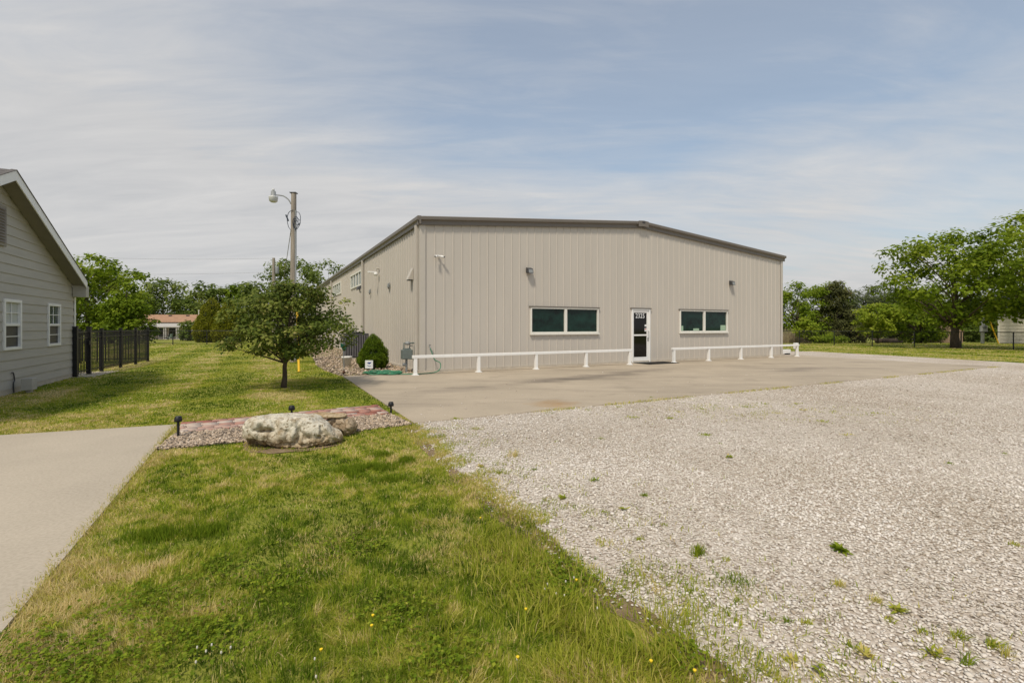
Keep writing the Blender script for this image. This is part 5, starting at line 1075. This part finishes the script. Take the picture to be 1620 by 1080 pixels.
dd = MB().box(0.2, 1.05, -0.04, -0.001, 0.05, 1.7).build('door', m_shed, t); MB().box(0.28, 0.34, -0.08, -0.041, 0.8, 0.95).build('handle', m_dkgrey, dd)
Y = 42.0; x0 = TX(1580, Y); t = thing('sided_building', 'white lap sided building partly hidden by leaves at the right edge', 'building', (x0, Y, terrain(Y)), R(-47))
a = MB(); z = 0.1
m_cream = mat('cream_lap_siding', (0.62, 0.57, 0.48), 0.65, var=0.05)
while z < 3.0:
    a.add([(0, -.03, z), (7, -.03, z), (7, 0, z + .3), (0, 0, z + .3), (0, 0, z), (7, 0, z)], [(0, 1, 2, 3), (0, 1, 5, 4)]); z += 0.3
a.build('siding', m_cream, t); MB().box(0.02, 7, 0.01, 6, 0, 3.1).build('wall', m_cream, t)
MB().box(-.06, .08, -.05, -.031, 0, 3.1).build('corner_board', m_frame, t)
a = MB(); a.add([(-.4, -.5, 3.05), (7.4, -.5, 3.05), (7.4, 3, 4.3), (-.4, 3, 4.3), (7.4, 6.5, 3.05), (-.4, 6.5, 3.05)], [(0, 1, 2, 3), (3, 2, 4, 5), (0, 3, 5), (1, 4, 2), (0, 5, 4, 1)]); a.build('roof', m_roofd, t)
Y = 44.0; t = thing('meter_post', 'white post with a grey meter box behind the fence at the right', 'meter post', (TX(1554.5, Y), Y, terrain(Y)))
MB().tube([(0, 0, 0), (0, 0, Z_at(480, Y) - terrain(Y))], 0.13, 10).build('post', m_frame, t); bx = MB().box(-.42, .22, -.28, -.131, 1.05, 1.75).build('meter_box', m_lens, t, bevel=0.02); MB().tube([(-.1, -.281, 1.5), (-.1, -.36, 1.5)], 0.14, 12).build('meter_dial', m_grey, bx)
t = thing('guy_guard', 'slanting yellow guy wire guard beside the white sided building', 'guy wire', (TX(1580, 41), 41, terrain(41))); MB().tube([(0, 0, 0), (-.45, .3, 1.9)], 0.05, 7).build('guard', m_yellow, t); MB().tube([(-.45, .3, 1.9), (-1.3, .9, 5.4)], 0.012, 4).build('wire', m_grey, t)
Y = 50; t = thing('white_marker_post', 'short white post standing behind the fence left of the tan shed', 'post', (TX(1444.5, Y), Y, terrain(Y))); MB().tube([(0, 0, 0), (0, 0, 1.0)], 0.1, 8).build('post', m_frame, t); MB().box(-.14, .14, -.14, .14, 1.001, 1.06).build('cap', m_frame, t)
mb_ = MB(); rg = random.Random(3)
for k in range(16): yy = 50 + rg.uniform(0, .8); xx = TX(1408, 50) + rg.uniform(-.4, .4); mb_.tube([(xx - 1.0, yy, terrain(50) + .12 + .13 * (k // 6)), (xx + 1.0, yy + rg.uniform(-.1, .1), terrain(50) + .12 + .13 * (k // 6))], 0.1, 7)
tag(mb_.build('log_pile', m_bark, None), 'low brown pile of logs under the trees behind the fence', 'log pile')

# ------------------------------------------------------------------ stones, strewn
ICO_V, ICO_F = None, None
def ico():
    bm = bmesh.new(); bmesh.ops.create_icosphere(bm, subdivisions=1, radius=1); v = np.array([q.co[:] for q in bm.verts]); f = np.array([[w.index for w in q.verts] for q in bm.faces]); bm.free(); return v, f
ICO_V, ICO_F = ico()
OCT_V = np.array([(1, 0, 0), (0, 1, 0), (-1, 0, 0), (0, -1, 0), (0, 0, 1.), (0, 0, -1)]); OCT_F = np.array([(0, 1, 4), (1, 2, 4), (2, 3, 4), (3, 0, 4), (1, 0, 5), (2, 1, 5), (3, 2, 5), (0, 3, 5)])
def stones(pts, size, V0, F0, rs, flat=0.62, z0=0.008, pile=0.0):
    n = len(pts); k = len(V0); q = V0[None] * (1 + rs.normal(0, 0.17, (n, k, 1))); sc_ = size[:, None, None] * np.stack([rs.uniform(.75, 1.25, n), rs.uniform(.6, 1.0, n), rs.uniform(.4, .8, n) * flat / 0.62], 1)[:, None, :]
    q = q * sc_; a, b = rs.uniform(0, 2 * np.pi, n), rs.normal(0, .35, n); ca, sa, cb_, sb = np.cos(a)[:, None], np.sin(a)[:, None], np.cos(b)[:, None], np.sin(b)[:, None]
    x_, z_ = q[..., 0] * cb_ - q[..., 2] * sb, q[..., 0] * sb + q[..., 2] * cb_; x2, y2 = x_ * ca - q[..., 1] * sa, x_ * sa + q[..., 1] * ca
    V = np.stack([x2 + pts[:, 0, None], y2 + pts[:, 1, None], z_ + z0 + (size * 0.25 + rs.uniform(0, pile + 1e-6, n))[:, None]], 2).reshape(-1, 3)
    F = (F0[None] + (np.arange(n) * k)[:, None, None]).reshape(-1, 3); return V, F, k
def scatter(rs, x0, x1, y0, y1, dens): n = int((x1 - x0) * (y1 - y0) * dens); return np.stack([rs.uniform(x0, x1, n), rs.uniform(y0, y1, n)], 1)
def view_clip(p, m=1.12): return p[(np.abs(p[:, 0]) < m * p[:, 1] * 1.075 + 0.4)]
m_stone = leaf_mat('white_gravel_stone', [(0, (0.2168, 0.1778, 0.1369)), (0.1, (0.3901, 0.3242, 0.2527)), (0.3, (0.5418, 0.4865, 0.416)), (0.7, (0.6501, 0.591, 0.5213)), (1, (0.7586, 0.7061, 0.6531))], 0, 0.9, 0.15)
rs = np.random.RandomState(7); VV, FF, TT, base = [], [], [], 0
edge_np = np.array(edge_w)
gp_out = [(p[0] - 0.10, p[1] - 0.04) for p in edge_w] + gravel_poly[len(edge_w):]
apr_np = [(p[0], p[1]) for p in apron_pts]
for (y0, y1, dens, s0, s1, V0, F0) in ((1.3, 3.4, 3600, 0.0045, .0115, ICO_V, ICO_F), (3.4, 5.5, 2800, .0055, .0125, ICO_V, ICO_F), (5.5, 8.0, 1500, .0075, .016, OCT_V, OCT_F), (8.0, 11.0, 700, .009, .018, OCT_V, OCT_F), (11, 16, 220, .011, .02, OCT_V, OCT_F)):
    p = view_clip(scatter(rs, -2.5, y1 * 1.2 + .6, y0 * .86, y1 * 1.16, dens)); sm = np.clip((p[:, 1] / y0 - .86) / .28, 0, 1) * np.clip((1.16 - p[:, 1] / y1) / .32, 0, 1); p = p[rs.rand(len(p)) < np.where(p[:, 1] < y0 * 1.14, sm, np.where(p[:, 1] > y1 * .84, sm, 1))]; inn = in_poly(p, gravel_poly); near = in_poly(p, gp_out)
    keep = (inn & (rs.rand(len(p)) < 0.93)) | (near & (rs.rand(len(p)) < 0.35)); keep &= ~in_poly(p, apr_np) | (rs.rand(len(p)) < 0.004)
    # thinner toward the grass, so soil shows between
    p = p[keep]; de = np.min(np.hypot(p[:, None, 0] - edge_np[None, ::3, 0], p[:, None, 1] - edge_np[None, ::3, 1]), 1) if len(p) < 30000 else np.concatenate([np.min(np.hypot(c[:, None, 0] - edge_np[None, ::3, 0], c[:, None, 1] - edge_np[None, ::3, 1]), 1) for c in np.array_split(p, 8)])
    p = p[rs.rand(len(p)) < np.clip(0.25 + de / 0.55 + (vnoise(p, 3.0, 4) - .5) * .8, 0.1, 1)]
    onap = in_poly(p, apr_np); sz = rs.uniform(s0, s1, len(p)) * np.where(rs.rand(len(p)) < .05, 1.6, 1)
    V, F, k = stones(p, sz, V0, F0, rs, pile=0.002, flat=.42); V[:, 2] += np.repeat(onap * 0.014, k); tn = np.clip(rs.beta(2.4, 1.3, len(p)) * 1.0 + (vnoise(p, .8, 9) - .5) * .35 + (vnoise(p, 3.3, 10) - .5) * .2, 0, 1); tn[rs.rand(len(p)) < .06] = .1
    VV.append(V); FF.append(F + base); TT.append(np.repeat(tn, k)); base += len(V)
o = fast_mesh('gravel_stones', np.concatenate(VV), np.concatenate(FF), m_stone, None, np.concatenate(TT)); tag(o, 'crushed pale limestone gravel strewn over the parking lot', 'gravel', kind='stuff')
m_peb = leaf_mat('river_pebble', [(0, (0.1188, 0.095, 0.076)), (0.25, (0.27, 0.21, 0.1568)), (0.55, (0.4104, 0.325, 0.2422)), (0.8, (0.4428, 0.33, 0.228)), (1, (0.6264, 0.53, 0.4275))], 0, 0.75, 0.25)
p = scatter(rs, -6, -1, 5.3, 8.2, 2600); p = p[in_poly(p, peb_poly)]; V, F, k = stones(p, rs.uniform(.010, .024, len(p)), ICO_V, ICO_F, rs, flat=.7, pile=.018)
tag(fast_mesh('pebble_stones', V, F, m_peb, None, np.repeat(rs.rand(len(p)), k), smooth=False), 'mixed tan and grey river pebbles between the brick walk and the grass', 'pebbles', kind='stuff')
p = scatter(rs, -22, -2, 13, 44, 75); p = p[in_poly(p, bed_poly)]; p = p[rs.rand(len(p)) < np.where(p[:, 1] < 22, 1, .35)]; V, F, k = stones(p, rs.uniform(.02, .055, len(p)), ICO_V, ICO_F, rs, flat=.6, pile=.02)
tag(fast_mesh('bed_stones', V, F, m_peb, None, np.repeat(rs.rand(len(p)), k)), 'loose tan and reddish stones in the bed along the steel building side wall', 'stones', kind='stuff')

# ------------------------------------------------------------------ grass
m_grass = leaf_mat('grass_blade', [(0, (0.0678, 0.121, 0.008)), (0.3, (0.1695, 0.2475, 0.016)), (0.55, (0.3277, 0.3795, 0.032)), (0.75, (0.4859, 0.462, 0.08)), (0.88, (0.6215, 0.517, 0.18)), (1, (0.7345, 0.594, 0.3))], 0.45, 0.55, 0.10)
def blades(p, ln, wd, tint, rs, lean=0.55, dirn=None):
    n = len(p); a = rs.uniform(0, 2 * np.pi, n); fx, fy = np.cos(a), np.sin(a); b = a + np.pi / 2 + rs.normal(0, .6, n); swirl = np.sin(p[:, 0] * 5.1 + 2 * np.sin(p[:, 1] * 3.3)) * 2.6 + np.sin(p[:, 1] * 7.7) * 1.4; b = np.where(rs.rand(n) < .55, swirl + rs.normal(0, .5, n), b); lx_, ly_ = np.cos(b), np.sin(b); le = np.clip(np.abs(rs.normal(0, lean, n)), 0, 1.05) * ln
    if dirn is not None: lx_, ly_ = lx_ * .6 + dirn[0] * .6, ly_ * .6 + dirn[1] * .6
    z0 = np.array([terrain(v) for v in p[:, 1]]) if p[:, 1].max() > 38 else np.zeros(n)
    x, y = p[:, 0], p[:, 1]; h = np.sqrt(np.maximum(ln ** 2 - (le * .8) ** 2, (.25 * ln) ** 2)); w = wd / 2
    V = np.stack([np.stack([x - fx * w, y - fy * w, z0], 1), np.stack([x + fx * w, y + fy * w, z0], 1), np.stack([x + fx * w * .8 + lx_ * le * .35, y + fy * w * .8 + ly_ * le * .35, z0 + h * .6], 1), np.stack([x - fx * w * .8 + lx_ * le * .35, y - fy * w * .8 + ly_ * le * .35, z0 + h * .6], 1), np.stack([x + lx_ * le, y + ly_ * le, z0 + h], 1)], 1).reshape(-1, 3)
    i = np.arange(n) * 5; return V, np.stack([i, i + 1, i + 2, i + 3], 1), np.stack([i + 3, i + 2, i + 4, i + 4], 1)[:, :3], np.repeat(tint, 5)
rs = np.random.RandomState(21); Vs, Qs, Ts, Tn, base = [], [], [], [], 0
drive_p = [tuple(v) for v in drive_pts]; walk_p = [tuple(b00), tuple(b10), tuple(b11), tuple(b01)]
hpoly = [tuple(HW(0, 0)[:2]), tuple(HW(-HWID, 0)[:2]), tuple(HW(-HWID, HLEN)[:2]), tuple(HW(0, HLEN)[:2])]; bpoly = [apr(0, 0), apr(BW_, 0), apr(BW_, BL), apr(0, BL)]
rockc = [(*P(463, 701), .56, .22), (*P(536, 686), .22, .14)]
tall = [(P(772, 868), .30), (P(842, 905), .34), (P(815, 915), .3), (P(905, 985), .34), (P(975, 1010), .36), (P(1030, 1062), .3), (P(870, 960), .25), (P(935, 1050), .3)]
finec = [(P(640, 730), .16), (P(606, 722), .14), (P(622, 762), .15), (P(590, 742), .16), (P(560, 748), .2), (P(335, 842), .14), (P(250, 850), .14)]
soilc = [(P(430, 716), .20), (P(520, 708), .14)]
def addb(p, ln, wd, tint, lean=1.05):
    global base
    if len(p) == 0: return
    V, q, t3, tn = blades(p, ln, wd, np.clip(tint, 0, 1), rs, lean); Vs.append(V); Qs.append(q + base); Ts.append(t3 + base); Tn.append(tn); base += len(V)
for (y0, y1, dens, wd, ln0, ln1) in ((1.3, 2.6, 15000, .0036, .026, .062), (2.6, 3.8, 11000, .0048, .026, .06), (3.8, 5.4, 6200, .0068, .025, .056), (5.4, 8, 3000, .010, .024, .05), (8, 13, 1100, .017, .022, .044), (13, 20, 360, .03, .024, .042), (20, 30, 130, .05, .025, .045), (30, 44, 50, .08, .025, .05)):
    p = view_clip(scatter(rs, -y1 * 1.2 - .6, min(y1 * 1.25 + .6, 60), y0, y1, dens), 1.05)
    gin = in_poly(p, gravel_poly); ok = ~(in_poly(p, drive_p) | in_poly(p, apr_np) | in_poly(p, walk_p) | in_poly(p, hpoly) | in_poly(p, bpoly) | in_poly(p, peb_poly))
    bed = in_poly(p, bed_poly); ok &= ~bed | (rs.rand(len(p)) < .14)
    if y0 < 8:
        dg_ = np.concatenate([np.min(np.hypot(c[:, None, 0] - edge_np[None, ::3, 0], c[:, None, 1] - edge_np[None, ::3, 1]), 1) for c in np.array_split(p, 20) if len(c)]); gin &= ~(dg_ < np.clip((vnoise(p, 2.2, 17) - .42) * .8 + (vnoise(p, 7., 18) - .5) * .3, 0, .3))
    p, gin = p[ok & ~gin], None
    for rx_, ry_, ra, rb_ in rockc: p = p[((p[:, 0] - rx_) / ra) ** 2 + ((p[:, 1] - ry_) / rb_) ** 2 > .8]
    n1, n2, n3 = vnoise(p, .9, 1), vnoise(p, 3.1, 2), vnoise(p, 9.0, 3); pat = n1 * .5 + n2 * .32 + n3 * .18
    if y0 < 8:
        de = np.concatenate([np.min(np.hypot(c[:, None, 0] - edge_np[None, ::3, 0], c[:, None, 1] - edge_np[None, ::3, 1]), 1) for c in np.array_split(p, 12) if len(c)]); bald = np.clip(de / .22 + (n2 - .5) * 1.2, .06, 1); bald *= np.clip(.45 + (pat - .22) * 4.5, .35, 1)
        for (c, r_) in soilc: bald = np.where(np.hypot(p[:, 0] - c[0], (p[:, 1] - c[1]) * 1.6) < r_, bald * .12, bald)
        k = rs.rand(len(p)) < bald; p, n1, n2, n3, pat, de = p[k], n1[k], n2[k], n3[k], pat[k], de[k]
        dd_ = np.abs((p[:, 0] - dc.x) * dn_.y * -1 + (p[:, 1] - dc.y) * dn_.x) # distance from the driveway edge line
        edgey = np.exp(-dd_ / .10) * (p[:, 1] < 7)
    else: de = np.full(len(p), 9.); edgey = np.zeros(len(p))
    tint = .59 + np.clip((pat - .5) * 1.9 + (vnoise(p, 1.7, 11) - .5) * .35, -.36, .36) + (np.clip((vnoise(p, 13., 12) - .5) * .8 + (vnoise(p, 27., 13) - .5) * .4, -.24, .24) if y0 < 8 else 0) + rs.normal(0, .11, len(p)) + edgey * .35 + np.where((de < .3), .10, 0)
    straw = rs.rand(len(p)) < np.clip(.06 + np.clip(vnoise(p, 2.3, 14) * .6 + n3 * .4 - .52, 0, 1) * 1.6 + edgey * .5, .03, .6); tint = np.where(straw, rs.uniform(.8, 1, len(p)), tint)
    ln = rs.uniform(ln0, ln1, len(p)) * (.55 + .55 * n2)
    if y0 >= 8:                                      # mown stripes across the lawn
        dpt = (p[:, 0] - BX) * ex.x + (p[:, 1] - BY) * ex.y; tint += .16 * np.clip(np.sin(dpt * 2 * np.pi / 2.3 + 1.2 * (vnoise(p, .35, 41) - .5)) * 2.2, -1, 1) * (p[:, 1] > 8) - .02; ln *= .9
    for (c, r_) in finec:
        w_ = np.exp(-((p[:, 0] - c[0]) ** 2 + ((p[:, 1] - c[1]) * 1.2) ** 2) / (2 * (r_ * .6) ** 2)); w_ *= np.clip(vnoise(p, 6., 31) * 2 - .3, 0, 1); tint -= w_ * .26; ln *= 1 + .2 * w_
    addb(p, ln, np.full(len(p), wd) * rs.uniform(.7, 1.3, len(p)), tint)
for (c, r_) in tall:                                 # rank bright tufts near the gravel
    for s in range(10):
        cc_ = (c[0] + rs.normal(0, r_ * .5), c[1] + rs.normal(0, r_ * .4)); n = int(60 * (r_ / .3)); p = np.stack([cc_[0] + rs.normal(0, .055, n), cc_[1] + rs.normal(0, .055, n)], 1)
        addb(p, rs.uniform(.05, .115, n), np.full(n, .0055), .64 + rs.normal(0, .12, n), .85)
for (c, ra, rb_, n) in ((P(1215, 652), 1.3, .45, 2600), (P(1330, 662), .8, .4, 700), (P(1120, 640), .7, .3, 800), (P(1060, 850), .5, .6, 500), (P(940, 760), .5, .6, 500), (P(1300, 1020), .5, .35, 700), (P(1500, 1040), .5, .3, 500)):
    p = np.stack([c[0] + rs.normal(0, ra, n), c[1] + rs.normal(0, rb_, n)], 1); p = p[(vnoise(p, 5., 3) > .58) & in_poly(p, gravel_poly) & ~in_poly(p, apr_np)]; addb(p, rs.uniform(.02, .055, len(p)), np.full(len(p), .006), .66 + rs.normal(0, .17, len(p)), .9)
q = rs.randint(0, len(edge_np), 9000); p = edge_np[q] + np.stack([np.abs(rs.normal(0.0, .42, len(q))), np.abs(rs.normal(0, .22, len(q)))], 1); p = p[(vnoise(p, 6.5, 51) > .60) & in_poly(p, gravel_poly)]
addb(p, rs.uniform(.015, .05, len(p)), np.full(len(p), .0055), .56 + rs.normal(0, .2, len(p)), 1.0)
q = rs.rand(6500) * 9; p = np.array(dc[:])[None] + np.array(dn_[:])[None] * q[:, None] + np.array([dn_.y * -1, dn_.x])[None] * rs.normal(.0, .028, (6500, 1)); p = p[(vnoise(p, 3.0, 22) > .3) & (p[:, 1] > 1.5)]
addb(p, rs.uniform(.02, .06, len(p)), np.full(len(p), .0048), .80 + rs.normal(0, .14, len(p)), 1.0)
ea, eb = np.array(apron_pts[0]), np.array(apron_pts[1]); n = 5200; q = rs.rand(n) ** 1.3; p = ea + (eb - ea) * q[:, None] + np.stack([rs.normal(.02, .05, n), rs.normal(-.03, .05, n)], 1); p = p[(vnoise(p, 1.6, 6) > .42) & (q[:] > .1)]
addb(p, rs.uniform(.02, .06, len(p)), np.full(len(p), .010), .78 + rs.normal(0, .12, len(p)), .9)
q = rs.randint(0, len(edge_np), 20000); wdn = .08 + .30 * vnoise(edge_np[q], 1.3, 61) ** 2; p = edge_np[q] + np.stack([rs.normal(0.03, 1, len(q)) * wdn, rs.normal(0.02, .7, len(q)) * wdn], 1); p = p[vnoise(p, 5.0, 5) > .36]
addb(p, rs.uniform(.02, .055, len(p)), np.full(len(p), .0055), .74 + (vnoise(p, 3., 62) - .5) * .5 + rs.normal(0, .16, len(p)), 1.0)
n = 9
for (c, r_) in finec:
    q = int(900 * (r_ / .15) ** 2); p = np.stack([c[0] + rs.normal(0, r_ * .6, q), c[1] + rs.normal(0, r_ * .4, q)], 1); p = p[vnoise(p, 7., 33) > .38]; q = len(p); addb(p, rs.uniform(.04, .08, q), np.full(q, .004), .32 + rs.normal(0, .08, q), .4)
# broad clover leaves, among the blades
def clover(c, r_, n): 
    global base
    p = np.stack([c[0] + rs.normal(0, r_, n), c[1] + rs.normal(0, r_ * .8, n)], 1); p = p[~(in_poly(p, drive_p) | in_poly(p, gravel_poly))]; n = len(p)
    if n == 0: return
    global RS; RS = np.random.default_rng(n)
    pos = np.repeat(np.c_[p, rs.uniform(.02, .055, n)], 3, 0); nr = np.tile([0, 0, 1.], (n * 3, 1)) + rs.normal(0, .35, (n * 3, 3)); nr /= np.linalg.norm(nr, axis=1, keepdims=True)
    V, F, T = leaves(pos, nr, .017, .8, tint=.34 + rs.normal(0, .12, n * 3)); Vs.append(V); Qs.append(F + base); Tn.append(T); base += len(V)
for c, r_, n in ((P(60, 1040), .16, 420), (P(130, 1060), .14, 300), (P(330, 1010), .16, 350), (P(230, 960), .12, 200), (P(620, 975), .12, 200), (P(905, 905), .14, 320), (P(880, 930), .10, 160), (P(700, 1055), .12, 200), (P(430, 925), .12, 160), (P(1090, 1040), .1, 130), (P(345, 905), .12, 140), (P(560, 870), .14, 160)): clover(c, r_, n)
o = fast_mesh('lawn_grass', np.concatenate(Vs), [np.concatenate(Qs), np.concatenate(Ts)], m_grass, None, np.concatenate(Tn)); tag(o, 'mown green grass with straw coloured patches covering the lawn', 'grass', kind='stuff')

# ------------------------------------------------------------------ weeds in the gravel and flowers in the grass
weed_mats = m_grass
def weed(name, label, px, py, n, ln, spread, tint, lean=.9, group=None, broad=False):
    global RS
    x, y = P(px, py); r_ = np.random.RandomState(int(px) * 7 + int(py)); RS = np.random.default_rng(int(px)); q = np.stack([r_.normal(0, spread, n), r_.normal(0, spread * .8, n)], 1)
    if broad:
        a = r_.uniform(0, 2 * np.pi, n); nr = np.stack([np.cos(a) * -.5, np.sin(a) * -.5, np.ones(n)], 1) + r_.normal(0, .2, (n, 3)); nr /= np.linalg.norm(nr, axis=1, keepdims=True); V, F, T = leaves(np.c_[q, np.full(n, .01)], nr, ln, .35, droop=-.25, tint=tint + r_.normal(0, .12, n)); o = fast_mesh(name, V, F, weed_mats, None, T)
    else:
        V, a_, b_, T = blades(q, r_.uniform(ln * .5, ln, n), np.full(n, .0045), np.clip(tint + r_.normal(0, .15, n), 0, 1), r_, lean); o = fast_mesh(name, V, [a_, b_], weed_mats, None, T)
    o.location = (x, y, 0.008); return tag(o, label, 'weed', group)
GW = 'weeds growing in the gravel'
weed('weed_tuft', 'upright bushy weed tuft standing alone in the gravel right of the long grass', 1104, 880, 130, .085, .02, .42, .35, GW)
weed('weed_tuft', 'leafy rosette weed alone in the open gravel, farthest right of the larger weeds', 1330, 874, 46, .055, .01, .35, .9, GW, True)
weed('weed_tuft', 'wide dark green mat of weed in the gravel below the upright tuft', 1162, 922, 240, .035, .06, .32, .8, GW)
weed('weed_tuft', 'brown dead weed tuft in the upper gravel near the concrete', 813, 723, 60, .10, .03, .95, .8, GW)
rg = random.Random(12); kinds = 0
spots_ = [(1090, 938, .06), (1148, 888, .05), (1325, 928, .07), (1165, 955, .07), (1222, 985, .07), (1245, 985, .06), (1275, 990, .06), (1420, 970, .09), (1385, 955, .06), (1345, 1025, .07), (1370, 1040, .08), (1405, 985, .05), (1460, 1003, .06), (1515, 1012, .09), (1570, 1025, .10), (1590, 1040, .09), (1530, 1055, .11), (1480, 1040, .07), (1255, 1050, .11), (1200, 1060, .10), (1300, 1065, .08), (1010, 855, .05), (985, 808, .06), (955, 812, .05), (1050, 832, .04), (890, 790, .05), (1020, 786, .08), (940, 762, .05), (845, 745, .05), (790, 750, .06), (760, 740, .05), (880, 700, .05), (1000, 662, .04), (1060, 663, .05), (950, 695, .04), (1140, 703, .04), (1155, 725, .05), (1300, 668, .05), (1340, 690, .05), (1500, 735, .05), (1590, 720, .05), (1605, 865, .06), (1115, 690, .04), (755, 680, .08), (690, 690, .07), (720, 664, .06), (1230, 655, .07), (1270, 650, .07), (1320, 652, .07), (1180, 645, .07), (1210, 640, .06), (1260, 640, .06), (1110, 648, .06), (1070, 652, .06), (1380, 655, .06), (1030, 630, .06), (980, 645, .07), (930, 650, .07), (870, 655, .06), (1140, 622, .06), (1240, 614, .06), (1300, 608, .06)]
for (px, py, s) in spots_:
    far = py < 700; n = int(rg.uniform(18, 60)); o = weed('weed_tuft', 'small thin weed sprouting between the gravel stones', px, py, n, (.034 if (br := rg.random() < .3) else s * rg.uniform(.5, .85)), (.014 if not far else .04), rg.choice([.35, .5, .58, .66, .8]), 1.0, GW, br)
m_dand = mat('dandelion_yellow', (0.78, 0.55, 0.02), 0.7, var=0.15, scale=60); m_clov = mat('clover_white', (0.62, 0.58, 0.50), 0.8, var=0.15, scale=60); m_stem = mat('flower_stem', (0.10, 0.16, 0.04), 0.6)
def flower(px, py, kind, h, first=[None, None]):
    x, y = P(px, py); x *= (HC - h) / HC; y *= (HC - h) / HC; k = 0 if kind == 'dandelion' else 1
    if first[k] is None:
        if k == 0: t = thing('dandelion', 'yellow dandelion flower in the grass', 'flower', (x, y, 0), 0, 'dandelions in the grass'); 
        else: t = thing('clover_flower', 'small white clover flower in the grass', 'flower', (x, y, 0), 0, 'clover flowers in the grass')
        a = MB(); a.tube([(0.006, 0, 0), (0, 0, .06), (0, 0, .1)], .0018, 5); a.build('stem', m_stem, t)
        a = MB(); 
        if k == 0: a.lathe([(0, .098), (.006, .099), (.016, .108), (.017, .112), (.010, .113), (0, .111)], (0, 0, 0), 14)
        else: a.lathe([(0, .096), (.008, .098), (.011, .105), (.008, .113), (0, .116)], (0, 0, 0), 10)
        a.build('flower_head', m_dand if k == 0 else m_clov, t); first[k] = t
    else: t = copy_tree(first[k])
    t.location = (x, y, 0); t.scale = (.38, .38, h / .11) if k else (.42, .42, h / .11); return t
for px, py in ((912, 916), (832, 962), (760, 818), (508, 1026), (1030, 1044), (1099, 1059), (588, 988), (590, 972), (819, 1038), (1152, 718), (655, 700)): flower(px, py, 'dandelion', .095)
for px, py in ((326, 1028), (312, 1022), (335, 1018), (350, 1030), (365, 1022), (310, 1045), (866, 922), (880, 937), (893, 940), (908, 912), (945, 960), (818, 1040), (500, 1068), (498, 1040), (862, 930), (895, 918)): flower(px, py, 'clover', .075)
